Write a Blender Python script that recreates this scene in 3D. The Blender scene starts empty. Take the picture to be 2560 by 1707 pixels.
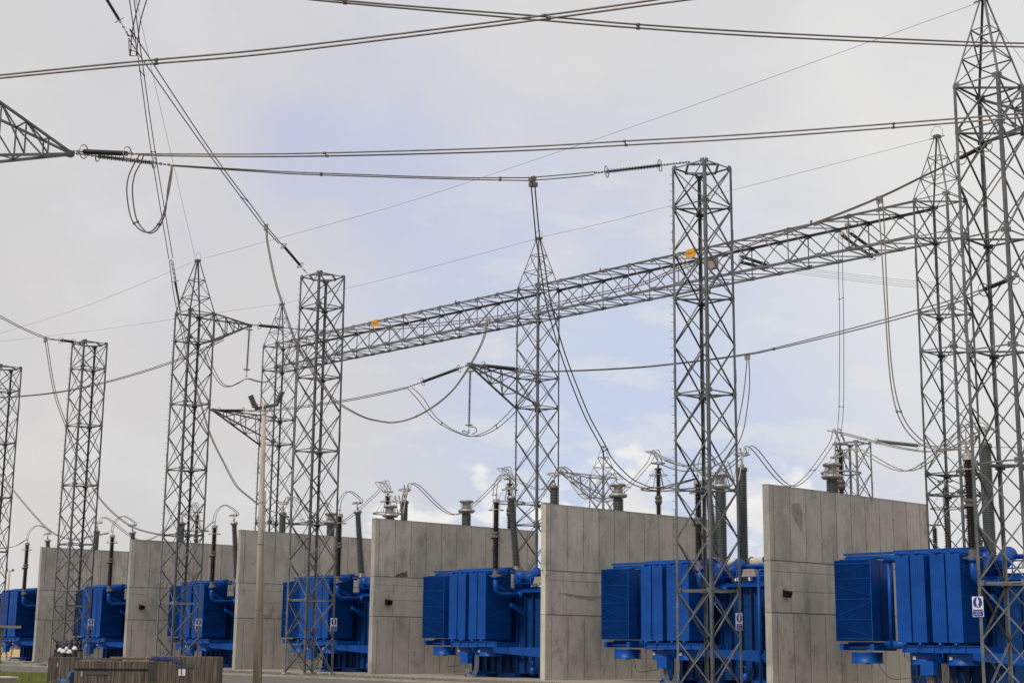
import bpy, math, random
from mathutils import Vector as V, Matrix
random.seed(7)
R_ = math.radians
sc = bpy.context.scene
C = sc.collection
# ------------------------------------------------------------------ camera
CAMZ, F, YAW, PIT, ROL = 1.75, 3718.13, -.82089, .20025, .01045
def cam_axes():
    cy, sy, cp, sp = math.cos(YAW), math.sin(YAW), math.cos(PIT), math.sin(PIT)
    d = V((sy*cp, cy*cp, sp)); r = V((cy, -sy, 0)); u = r.cross(d)
    cr, sr = math.cos(ROL), math.sin(ROL)
    return cr*r+sr*u, -sr*r+cr*u, d
CR, CU, CD = cam_axes()
CP = V((0, 0, CAMZ))
cam = bpy.data.cameras.new('camera'); co = bpy.data.objects.new('camera', cam); C.objects.link(co)
m = Matrix((CR, CU, -CD)).transposed().to_4x4(); m.translation = CP
co.matrix_world = m
cam.sensor_width = 36; cam.lens = F*36/2560; cam.clip_end = 5000; cam.clip_start = .1
sc.camera = co
sc.view_settings.view_transform = 'Standard'; sc.view_settings.look = 'None'
sc.view_settings.exposure = 0.0; sc.view_settings.gamma = 1
# ------------------------------------------------------------------ sky and sun
SUN_EL, SUN_AZ = R_(50), R_(174)      # azimuth measured from +Y towards +X
w = bpy.data.worlds.new('World'); sc.world = w; w.use_nodes = True
nt = w.node_tree; nt.nodes.clear()
def N(t, **k):
    n = nt.nodes.new(t)
    for a, b in k.items(): setattr(n, a, b)
    return n
L = lambda a, b: nt.links.new(a, b)
def ray(px, py): return CD+CR*((px-1280)/F)-CU*((py-853.5)/F)
tc = N('ShaderNodeTexCoord')
def blob(px, py, rad, soft):
    d = ray(px, py).normalized()
    n = N('ShaderNodeVectorMath', operation='DISTANCE'); L(tc.outputs['Generated'], n.inputs[0]); n.inputs[1].default_value = d
    mr = N('ShaderNodeMapRange', interpolation_type='SMOOTHSTEP'); L(n.outputs['Value'], mr.inputs['Value'])
    mr.inputs['From Min'].default_value = rad-soft; mr.inputs['From Max'].default_value = rad+soft
    mr.inputs['To Min'].default_value = 1; mr.inputs['To Max'].default_value = 0
    return mr.outputs['Result']
def noise(scale, detail, zs=1, off=0):
    mp = N('ShaderNodeMapping'); L(tc.outputs['Generated'], mp.inputs['Vector']); mp.inputs['Scale'].default_value = (scale, scale, scale*zs); mp.inputs['Location'].default_value = (off, off*.7, off*.3)
    n = N('ShaderNodeTexNoise'); L(mp.outputs['Vector'], n.inputs['Vector']); n.inputs['Scale'].default_value = 1; n.inputs['Detail'].default_value = detail; n.inputs['Roughness'].default_value = .55
    return n.outputs['Fac']
def mrange(v, a, b, c=0, d=1):
    mr = N('ShaderNodeMapRange', interpolation_type='SMOOTHSTEP'); L(v, mr.inputs['Value'])
    for nm, x in (('From Min', a), ('From Max', b), ('To Min', c), ('To Max', d)): mr.inputs[nm].default_value = x
    return mr.outputs['Result']
def mth(op, a, b):
    n = N('ShaderNodeMath', operation=op); n.use_clamp = True
    for i, x in enumerate((a, b)):
        if isinstance(x, (int, float)): n.inputs[i].default_value = x
        else: L(x, n.inputs[i])
    return n.outputs[0]
def mix(f, a, b):
    n = N('ShaderNodeMix', data_type='RGBA')
    if isinstance(f, (int, float)): n.inputs[0].default_value = f
    else: L(f, n.inputs[0])
    for i, x in ((6, a), (7, b)):
        if isinstance(x, tuple): n.inputs[i].default_value = (*x, 1)
        else: L(x, n.inputs[i])
    return n.outputs[2]
col = (.70, .69, .692)
col = mix(blob(2300, 300, .24, .22), col, (.83, .815, .80))
col = mix(blob(60, 1200, .20, .16), col, (.708, .68, .667))
n1 = noise(5, 7); n2 = noise(9, 8, 1.6, 3.1); n3 = noise(24, 11, 1.6, 5)
wob = mrange(n1, .30, .68)
col = mix(mth('MULTIPLY', mrange(n1, .40, .66), .5), col, (.655, .655, .675))
col = mix(mth('MULTIPLY', mrange(n2, .45, .68), .45), col, (.79, .78, .775))
bl = mth('MULTIPLY', blob(800, 380, .10, .10), wob)
bl2 = mth('MULTIPLY', blob(1350, 760, .11, .12), mrange(n2, .36, .60))
bl3 = mth('MULTIPLY', blob(1620, 1180, .13, .11), mrange(n2, .22, .46))
col = mix(mth('MULTIPLY', bl, .9), col, (.56, .59, .78))
col = mix(mth('MULTIPLY', mth('MULTIPLY', blob(740, 330, .035, .045), mrange(n2, .3, .6)), .6), col, (.48, .52, .80))
col = mix(mth('MULTIPLY', mth('MULTIPLY', blob(1010, 480, .02, .03), mrange(n2, .3, .6)), .5), col, (.50, .54, .80))
col = mix(mth('MULTIPLY', bl2, .75), col, (.56, .60, .80))
col = mix(mth('MULTIPLY', bl3, .95), col, (.58, .66, .85))
# cumulus bank low over the yard
sep = N('ShaderNodeSeparateXYZ'); L(tc.outputs['Generated'], sep.inputs[0])
low = mrange(sep.outputs['Z'], .085, .135, 1, 0)
bs = None
for a in ((1225, 1240, .020, .020), (1110, 1320, .022, .022), (1385, 1290, .016, .016), (1590, 1250, .032, .026), (1880, 1330, .024, .022), (1990, 1240, .020, .018), (1480, 1330, .026, .022), (1000, 1350, .022, .020)):
    b_ = blob(*a); bs = b_ if bs is None else mth('MAXIMUM', bs, b_)
cum = mrange(mth('ADD', mth('MULTIPLY', bs, .42), mth('SUBTRACT', mth('MULTIPLY', n3, 1.5), .5)), .46, .66)
cum = mth('MAXIMUM', mth('MULTIPLY', cum, mrange(bs, .02, .3)), mth('MULTIPLY', mth('MULTIPLY', low, blob(1700, 1350, .17, .05)), mrange(n3, .50, .60, 0, .5)))
cumc = mix(mrange(n2, .35, .65), (.80, .79, .80), (.97, .95, .92))
col = mix(cum, col, cumc)
thin = mrange(noise(14, 9, 3.0, 9), .50, .62)
col = mix(mth('MULTIPLY', mth('MULTIPLY', thin, blob(1700, 1100, .2, .1)), .5), col, (.80, .79, .79))
sky = N('ShaderNodeTexSky', sky_type='NISHITA'); sky.sun_disc = False; sky.sun_elevation = SUN_EL; sky.sun_rotation = SUN_AZ; sky.dust_density = 2
bg1 = N('ShaderNodeBackground'); L(sky.outputs[0], bg1.inputs[0]); bg1.inputs[1].default_value = .1
bg2 = N('ShaderNodeBackground'); L(col, bg2.inputs[0]); bg2.inputs[1].default_value = 1.0
ms = N('ShaderNodeMixShader'); ms.inputs[0].default_value = .93; L(bg1.outputs[0], ms.inputs[1]); L(bg2.outputs[0], ms.inputs[2])
wo = N('ShaderNodeOutputWorld'); L(ms.outputs[0], wo.inputs[0])
sl = bpy.data.lights.new('sun', 'SUN'); sl.energy = 2.3; sl.angle = R_(10); sl.color = (1, .95, .88)
so = bpy.data.objects.new('sun', sl); C.objects.link(so)
sdir = V((math.sin(SUN_AZ)*math.cos(SUN_EL), math.cos(SUN_AZ)*math.cos(SUN_EL), math.sin(SUN_EL)))
so.rotation_euler = sdir.to_track_quat('Z', 'Y').to_euler(); so.location = (0, 0, 60)
# ------------------------------------------------------------------ pixel -> world helpers (2560 px photo)
def pY(px, py, Y): r = ray(px, py); return CP+r*(Y/r.y)
def pX(px, py, X): r = ray(px, py); return CP+r*(X/r.x)
def pZ(px, py, z): r = ray(px, py); return CP+r*((z-CAMZ)/r.z)
def pD(px, py, d): return CP+ray(px, py)*d
# ------------------------------------------------------------------ materials
MATS = {}
def mat(name, c1, c2=None, scale=3, rough=.6, metal=0, bump=0, bscale=None, detail=6, stretch=(1, 1, 1), lo=.35, hi=.65, spec=.5, extra=None):
    if name in MATS: return MATS[name]
    mm = bpy.data.materials.new(name); mm.use_nodes = True; t = mm.node_tree; b = t.nodes['Principled BSDF']
    b.inputs['Roughness'].default_value = rough; b.inputs['Metallic'].default_value = metal; b.inputs['Specular IOR Level'].default_value = spec
    if c2 is None: c2 = tuple(x*.8 for x in c1)
    g = t.nodes.new('ShaderNodeNewGeometry'); mp = t.nodes.new('ShaderNodeMapping'); t.links.new(g.outputs['Position'], mp.inputs['Vector'])
    mp.inputs['Scale'].default_value = tuple(scale*s for s in stretch)
    n = t.nodes.new('ShaderNodeTexNoise'); n.inputs['Scale'].default_value = 1; n.inputs['Detail'].default_value = detail; n.inputs['Roughness'].default_value = .6
    t.links.new(mp.outputs[0], n.inputs['Vector'])
    r = t.nodes.new('ShaderNodeValToRGB'); r.color_ramp.elements[0].position = lo; r.color_ramp.elements[1].position = hi
    r.color_ramp.elements[0].color = (*c2, 1); r.color_ramp.elements[1].color = (*c1, 1)
    t.links.new(n.outputs['Fac'], r.inputs['Fac']); out = r.outputs['Color']
    if extra: out = extra(t, g, out)
    t.links.new(out, b.inputs['Base Color'])
    if bump:
        n2 = t.nodes.new('ShaderNodeTexNoise'); n2.inputs['Scale'].default_value = bscale or 20; n2.inputs['Detail'].default_value = 5; t.links.new(g.outputs['Position'], n2.inputs['Vector'])
        bp = t.nodes.new('ShaderNodeBump'); bp.inputs['Strength'].default_value = bump; bp.inputs['Distance'].default_value = .03
        t.links.new(n2.outputs['Fac'], bp.inputs['Height']); t.links.new(bp.outputs[0], b.inputs['Normal'])
    MATS[name] = mm; return mm
def tmix(t, f, a, b, mode='MIX'):
    n = t.nodes.new('ShaderNodeMix'); n.data_type = 'RGBA'; n.blend_type = mode
    for i, x in ((0, f), (6, a), (7, b)):
        if isinstance(x, (int, float)): n.inputs[i].default_value = x
        elif isinstance(x, tuple): n.inputs[i].default_value = (*x, 1)
        else: t.links.new(x, n.inputs[i])
    return n.outputs[2]
def tramp(t, v, a, b):
    mr = t.nodes.new('ShaderNodeMapRange'); mr.interpolation_type = 'SMOOTHSTEP'; t.links.new(v, mr.inputs['Value']); mr.inputs['From Min'].default_value = a; mr.inputs['From Max'].default_value = b
    return mr.outputs['Result']
def tnoise(t, g, sc3, detail=6, rough=.6, off=(0, 0, 0)):
    mp = t.nodes.new('ShaderNodeMapping'); t.links.new(g.outputs['Position'], mp.inputs['Vector']); mp.inputs['Scale'].default_value = sc3; mp.inputs['Location'].default_value = off
    n = t.nodes.new('ShaderNodeTexNoise'); n.inputs['Scale'].default_value = 1; n.inputs['Detail'].default_value = detail; n.inputs['Roughness'].default_value = rough
    t.links.new(mp.outputs[0], n.inputs['Vector']); return n.outputs['Fac']
def orand(t, amt):
    oi = t.nodes.new('ShaderNodeObjectInfo'); mr = t.nodes.new('ShaderNodeMapRange'); t.links.new(oi.outputs['Random'], mr.inputs['Value']); mr.inputs['To Min'].default_value = 1-amt; mr.inputs['To Max'].default_value = 1+amt
    c = t.nodes.new('ShaderNodeCombineColor')
    for i in range(3): t.links.new(mr.outputs[0], c.inputs[i])
    return c.outputs[0]
def conc_extra(t, g, c):
    # per-board tone, stains that run down, dark foot, brown damp marks
    c = tmix(t, tramp(t, tnoise(t, g, (.9, .9, .3), 9, .7), .46, .62), c, (.40, .37, .32))
    c = tmix(t, tramp(t, tnoise(t, g, (1.6, 1.1, .7), 10, .75, (3, 7, 1)), .54, .64), c, (.29, .265, .225))
    c = tmix(t, tramp(t, tnoise(t, g, (.5, .5, .4), 7, .65, (9, 2, 5)), .47, .62), c, (.66, .585, .53))
    sp = t.nodes.new('ShaderNodeSeparateXYZ'); t.links.new(g.outputs['Position'], sp.inputs[0])
    def mt(op, a, b=0):
        n = t.nodes.new('ShaderNodeMath'); n.operation = op
        for i, x in enumerate((a, b)):
            if isinstance(x, (int, float)): n.inputs[i].default_value = x
            else: t.links.new(x, n.inputs[i])
        return n.outputs[0]
    ip = mt('FLOOR', mt('DIVIDE', mt('SUBTRACT', sp.outputs['Y'], 55.1), 1.22)); iz = mt('ADD', mt('GREATER_THAN', sp.outputs['Z'], 5.55), mt('GREATER_THAN', sp.outputs['Z'], 3.22))
    ix = mt('FLOOR', mt('DIVIDE', sp.outputs['X'], 5)); cb = t.nodes.new('ShaderNodeCombineXYZ')
    for i, q in enumerate((ip, iz, ix)): t.links.new(q, cb.inputs[i])
    wn = t.nodes.new('ShaderNodeTexWhiteNoise'); t.links.new(cb.outputs[0], wn.inputs['Vector'])
    mr = t.nodes.new('ShaderNodeMapRange'); t.links.new(wn.outputs['Value'], mr.inputs['Value']); mr.inputs['To Min'].default_value = .86; mr.inputs['To Max'].default_value = 1.12
    cc = t.nodes.new('ShaderNodeCombineColor')
    for i in range(3): t.links.new(mr.outputs[0], cc.inputs[i])
    c = tmix(t, 1.0, c, cc.outputs[0], 'MULTIPLY')
    c = tmix(t, tramp(t, tnoise(t, g, (5, 5, .35), 7, .7, (2, 2, 2)), .56, .70), c, (.37, .34, .292))
    c = tmix(t, tramp(t, tnoise(t, g, (2.5, 2.5, 2.0), 10, .75, (5, 5, 8)), .60, .68), c, (.30, .275, .235))
    f = tnoise(t, g, (30, 30, 30), 3)
    return tmix(t, .35, c, tmix(t, f, (.22, .205, .18), (.54, .51, .46)))
steel = mat('galvanised_steel', (.17, .178, .183), (.085, .09, .098), 1.6, .5, .25, extra=lambda t, g, c: tmix(t, 1.0, tmix(t, tramp(t, tnoise(t, g, (.6, .6, .35), 6), .58, .72), c, (.20, .175, .13)), orand(t, .32), 'MULTIPLY'))
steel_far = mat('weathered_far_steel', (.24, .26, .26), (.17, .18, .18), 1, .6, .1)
conc = mat('board_marked_concrete', (.64, .595, .51), (.50, .462, .392), 1.1, .9, bump=.25, bscale=9, extra=conc_extra)
jointm = mat('concrete_joint', (.10, .09, .078), (.16, .145, .125), 6, .95)
apron = mat('pale_concrete', (.36, .32, .26), (.25, .22, .18), 2, .95, bump=.2)
def blue_extra(t, g, c):
    c = tmix(t, tramp(t, tnoise(t, g, (.5, .5, .5), 6), .45, .75), c, (.004, .075, .33))
    return tmix(t, tramp(t, tnoise(t, g, (7, 7, 1.2), 7, .7), .62, .80), c, (.03, .095, .24))
blue = mat('blue_enamel', (.004, .078, .37), (.002, .056, .28), 1.5, .42, extra=blue_extra, spec=.25)
dblue = mat('dark_blue_tank_paint', (.004, .05, .20), (.003, .036, .14), 1.5, .5, spec=.25)  # darker blue than the enamel, for tank, ribs, plate grooves and manhole
brown = mat('brown_porcelain', (.030, .014, .014), (.016, .008, .010), 4, .25, spec=.6)
greyp = mat('grey_green_silicone', (.10, .112, .106), (.07, .078, .073), 3, .55)
greyb = mat('brown_grey_porcelain', (.15, .135, .115), (.10, .09, .075), 3, .4)
rubber = mat('black_polymer', (.030, .028, .028), (.018, .017, .017), 3, .5)
alu = mat('dull_aluminium', (.44, .42, .39), (.30, .28, .26), 6, .45, .5)
wirem = mat('aged_conductor', (.25, .22, .20), (.17, .15, .14), 3, .6, .3)
wiredk = mat('dark_conductor', (.13, .11, .105), (.09, .08, .075), 3, .6, .2)
asph = mat('worn_asphalt', (.145, .135, .12), (.085, .08, .072), .8, .95, bump=.5, bscale=40, extra=lambda t, g, c: tmix(t, tramp(t, tnoise(t, g, (3, 3, 3), 8, .75), .5, .7), c, (.19, .175, .15)))
soil = mat('yard_soil', (.20, .17, .13), (.12, .105, .08), .5, .95, bump=.4, bscale=5)
drym = mat('dry_grass_field', (.55, .36, .15), (.40, .27, .12), .3, .95)
gravm = mat('gravel', (.22, .20, .17), (.07, .065, .06), 12, .95, bump=1, bscale=14)
woodm = mat('weathered_boards', (.155, .128, .10), (.05, .04, .032), 9, .85, stretch=(1, 1, .12), bump=.4, bscale=30)
wood2 = mat('pale_boards', (.30, .22, .16), (.18, .13, .09), 9, .85, stretch=(1, 1, .2))
polem = mat('pole_concrete', (.49, .445, .37), (.33, .30, .245), 3, .9, stretch=(1, 1, .2), bump=.2)
white = mat('white_paint', (.74, .73, .70), (.62, .61, .58), 6, .5)
navy = mat('sign_blue', (.012, .035, .30), (.010, .03, .24), 4, .5)
yellow = mat('yellow_plate', (.75, .36, .015), (.62, .28, .01), 6, .5)
black = mat('black_paint', (.008, .008, .008), (.014, .014, .014), 5, .5, spec=.2)
redm = mat('red_paint', (.45, .05, .03), (.35, .04, .03), 5, .5)
olive = mat('olive_cylinder_paint', (.022, .022, .015), (.012, .012, .009), 5, .5, spec=.2)
cream = mat('cream_duct_paint', (.62, .57, .46), (.5, .46, .38), 2, .5)
grassm = mat('grass_blades', (.22, .24, .05), (.12, .14, .03), 4, .8)
drygr = mat('dry_stems', (.40, .34, .20), (.25, .21, .12), 4, .8)
tarpm = mat('blue_plastic_sheet', (.05, .05, .28), (.03, .03, .16), 9, .3)
greybox = mat('grey_lamp_housing', (.33, .30, .26), (.25, .23, .20), 5, .5)
# ------------------------------------------------------------------ mesh builder
class MB:
    def __init__(s): s.v = []; s.f = []
    def hexa(s, p):
        b = len(s.v); s.v += [tuple(x) for x in p]
        s.f += [tuple(b+i for i in q) for q in ((0, 3, 2, 1), (4, 5, 6, 7), (0, 1, 5, 4), (1, 2, 6, 5), (2, 3, 7, 6), (3, 0, 4, 7))]
        return s
    def box(s, x0, x1, y0, y1, z0, z1):
        return s.hexa([V(p) for p in ((x0, y0, z0), (x1, y0, z0), (x1, y1, z0), (x0, y1, z0), (x0, y0, z1), (x1, y0, z1), (x1, y1, z1), (x0, y1, z1))])
    def bar(s, p, q, a, ha, b, hb):       # section axes a,b (vectors) with half sizes
        p, q = V(p), V(q)
        return s.hexa([p-a*ha-b*hb, p+a*ha-b*hb, p+a*ha+b*hb, p-a*ha+b*hb, q-a*ha-b*hb, q+a*ha-b*hb, q+a*ha+b*hb, q-a*ha+b*hb])
    def rod(s, p, q, wd, hd=None):        # rectangular bar, automatic axes
        p, q = V(p), V(q); d = (q-p).normalized(); up = V((0, 0, 1)) if abs(d.z) < .95 else V((1, 0, 0))
        a = d.cross(up).normalized(); b = a.cross(d)
        return s.bar(p, q, a, wd/2, b, (hd or wd)/2)
    def prism(s, sec0, sec1):
        b = len(s.v); n = len(sec0); s.v += [tuple(x) for x in sec0]+[tuple(x) for x in sec1]
        for i in range(n): j = (i+1) % n; s.f.append((b+i, b+j, b+n+j, b+n+i))
        s.f.append(tuple(b+i for i in reversed(range(n)))); s.f.append(tuple(b+n+i for i in range(n)))
        return s
    def angle(s, p, q, d1, d2, wd, t):    # L section: heel on the line, flanges towards d1 and d2
        p, q = V(p), V(q)
        sec = lambda o: [o, o+d1*wd, o+d1*wd+d2*t, o+d1*t+d2*t, o+d1*t+d2*wd, o+d2*wd]
        return s.prism(sec(p), sec(q))
    def brace(s, p, q, n, wd=.075, t=.01, off=0):
        p, q = V(p)+V(n)*off, V(q)+V(n)*off; d = (q-p).normalized(); a = d.cross(V(n)).normalized()
        return s.angle(p-a*wd/2, q-a*wd/2, a, -V(n), wd, t)
    def ring_pts(s, c, ax, r, n, ph=0):
        ax = V(ax).normalized(); u = ax.orthogonal().normalized(); v = ax.cross(u)
        return [V(c)+(u*math.cos(ph+6.28319*i/n)+v*math.sin(ph+6.28319*i/n))*r for i in range(n)]
    def lathe(s, p, q, prof, n=12):       # prof: [(t in 0..1, radius)]
        p, q = V(p), V(q); ax = (q-p).normalized(); u = ax.orthogonal().normalized(); v = ax.cross(u); b = len(s.v)
        cs = [(math.cos(6.28318531*i/n), math.sin(6.28318531*i/n)) for i in range(n)]
        for t, r in prof:
            o = p.lerp(q, t)
            for c_, s_ in cs: s.v.append(tuple(o+(u*c_+v*s_)*r))
        for k in range(len(prof)-1):
            for i in range(n): j = (i+1) % n; s.f.append((b+k*n+i, b+k*n+j, b+(k+1)*n+j, b+(k+1)*n+i))
        s.f.append(tuple(b+i for i in reversed(range(n)))); e = b+(len(prof)-1)*n; s.f.append(tuple(e+i for i in range(n)))
        return s
    def cyl(s, p, q, r, n=12, r2=None): return s.lathe(p, q, [(0, r), (1, r if r2 is None else r2)], n)
    def sheds(s, p, q, rc, rs, count, n=12, rc2=None, rs2=None):
        pr = [(0, rc)]
        for i in range(count):
            t = (i+.5)/count; h = .5/count; k = i/count
            a = rc+((rc2 or rc)-rc)*k; b_ = rs+((rs2 or rs)-rs)*k
            pr += [(t-h*.7, a), (t-h*.05, b_), (t+h*.25, b_), (t+h*.7, a)]
        pr.append((1, rc2 or rc)); return s.lathe(p, q, pr, n)
    def tube(s, pts, r, n=6):
        pts = [V(p) for p in pts]; b = len(s.v); m_ = len(pts); up = None
        for k, p in enumerate(pts):
            d = (pts[min(k+1, m_-1)]-pts[max(k-1, 0)]).normalized()
            if up is None: up = d.orthogonal().normalized()
            up = (up-d*up.dot(d)).normalized(); v = d.cross(up)
            for i in range(n):
                a = 6.28318531*i/n; s.v.append(tuple(p+(up*math.cos(a)+v*math.sin(a))*r))
        for k in range(m_-1):
            for i in range(n): j = (i+1) % n; s.f.append((b+k*n+i, b+k*n+j, b+(k+1)*n+j, b+(k+1)*n+i))
        s.f.append(tuple(b+i for i in reversed(range(n)))); e = b+(m_-1)*n; s.f.append(tuple(e+i for i in range(n)))
        return s
    def torus(s, c, ax, R, r, n=24, k=6):
        ax = V(ax).normalized(); u = ax.orthogonal().normalized(); v = ax.cross(u); b = len(s.v); c = V(c)
        for i in range(n):
            a = 6.28318531*i/n; d = u*math.cos(a)+v*math.sin(a)
            for j in range(k):
                e = 6.28318531*j/k; s.v.append(tuple(c+d*(R+r*math.cos(e))+ax*r*math.sin(e)))
        for i in range(n):
            for j in range(k):
                i2, j2 = (i+1) % n, (j+1) % k
                s.f.append((b+i*k+j, b+i2*k+j, b+i2*k+j2, b+i*k+j2))
        return s
    def obj(s, name, m, parent=None, smooth=False, label=None):
        me = bpy.data.meshes.new(name); org = parent['_w'] if parent and '_w' in parent.keys() else None
        o0 = V(org) if org else V((0, 0, 0))
        me.from_pydata([tuple(V(p)-o0) for p in s.v], [], s.f); me.materials.append(m)
        if smooth:
            for p in me.polygons: p.use_smooth = True
        me.update(); o = bpy.data.objects.new(name, me); C.objects.link(o)
        if parent: o.parent = parent; o['_w'] = tuple(o0)
        if label: o['label'] = label
        return o
def tag(o, label, cat, group=None):
    o['label'] = label; o['category'] = cat
    if group: o['group'] = group
    return o
def thing(name, label, cat, loc, group=None):
    o = bpy.data.objects.new(name, None); C.objects.link(o); o.location = loc; o['_w'] = tuple(loc); o.empty_display_size = .2
    return tag(o, label, cat, group)
def struct(o): o['kind'] = 'structure'; return o
def copy_tree(o, parent=None):
    c = o.copy(); C.objects.link(c); c.parent = parent
    for ch in list(o.children): copy_tree(ch, c)
    return c
def spline(pts, per=8):
    pts = [V(p) for p in pts]
    if len(pts) == 2: return [pts[0].lerp(pts[1], i/per) for i in range(per+1)]
    P = [pts[0]*2-pts[1]]+pts+[pts[-1]*2-pts[-2]]; out = []
    for i in range(1, len(P)-2):
        p0, p1, p2, p3 = P[i-1:i+3]
        for k in range(per):
            t = k/per; out.append(.5*((2*p1)+(p2-p0)*t+(2*p0-5*p1+4*p2-p3)*t*t+(3*p1-p0-3*p2+p3)*t**3))
    return out+[pts[-1]]
def sag(p, q, s_, n=12):
    p, q = V(p), V(q); return [p.lerp(q, i/n)-V((0, 0, 4*s_*(i/n)*(1-i/n))) for i in range(n+1)]
def pix(pl, d0, d1):                      # pixel polyline with depth running from d0 to d1
    ln = [0]
    for a, b in zip(pl, pl[1:]): ln.append(ln[-1]+math.hypot(b[0]-a[0], b[1]-a[1]))
    return [pD(x, y, d0+(d1-d0)*l/ln[-1]) for (x, y), l in zip(pl, ln)]
# ------------------------------------------------------------------ ground
SP, WX = 14.5013, -41.898
WALLX = [WX-SP*k for k in range(7)]
def sheet(name, x0, x1, y0, y1, z, m, nx=1, ny=1):
    s = MB(); b = 0
    for j in range(ny+1):
        for i in range(nx+1): s.v.append((x0+(x1-x0)*i/nx, y0+(y1-y0)*j/ny, z))
    for j in range(ny):
        for i in range(nx): a = j*(nx+1)+i; s.f.append((a, a+1, a+nx+2, a+nx+1))
    return struct(s.obj(name, m))
sheet('ground', -3000, 3000, -3000, 3000, -.14, soil)
sheet('road', -400, 60, 30, 47.2, -.128, asph)
sheet('gravel_strip', -400, 60, 47.35, 52.6, -.10, gravm)
struct(MB().box(-400, 60, 47.2, 47.35, -.2, -.03).obj('kerb', apron))
struct(MB().box(-400, 60, 52.6, 66, -.3, -.075).obj('transformer_apron', apron))
struct(MB().box(-400, 60, 52.4, 52.55, -.3, -.03).obj('apron_kerb', apron))
s = MB(); el = [(100+48*math.cos(i*.2244), 1660.5+3.6*math.sin(i*.2244)) for i in range(28)]; el = [pZ(a, b, -.128) for a, b in el]; cc_ = sum(el, V())/28
for i in range(28):
    a, b = el[i], el[(i+1) % 28]; s.hexa([a, b, b.lerp(cc_, .06), a.lerp(cc_, .06), a+V((0, 0, .13)), b+V((0, 0, .13)), b.lerp(cc_, .06)+V((0, 0, .13)), a.lerp(cc_, .06)+V((0, 0, .13))])
struct(s.obj('kerb', apron))
s = MB(); s.v = [tuple(q+V((0, 0, .07))) for q in el]; s.f = [tuple(range(28))]; struct(s.obj('gravel_bed', gravm))
sheet('dry_field', -600, -150, 62, 420, -.11, drym)
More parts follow.
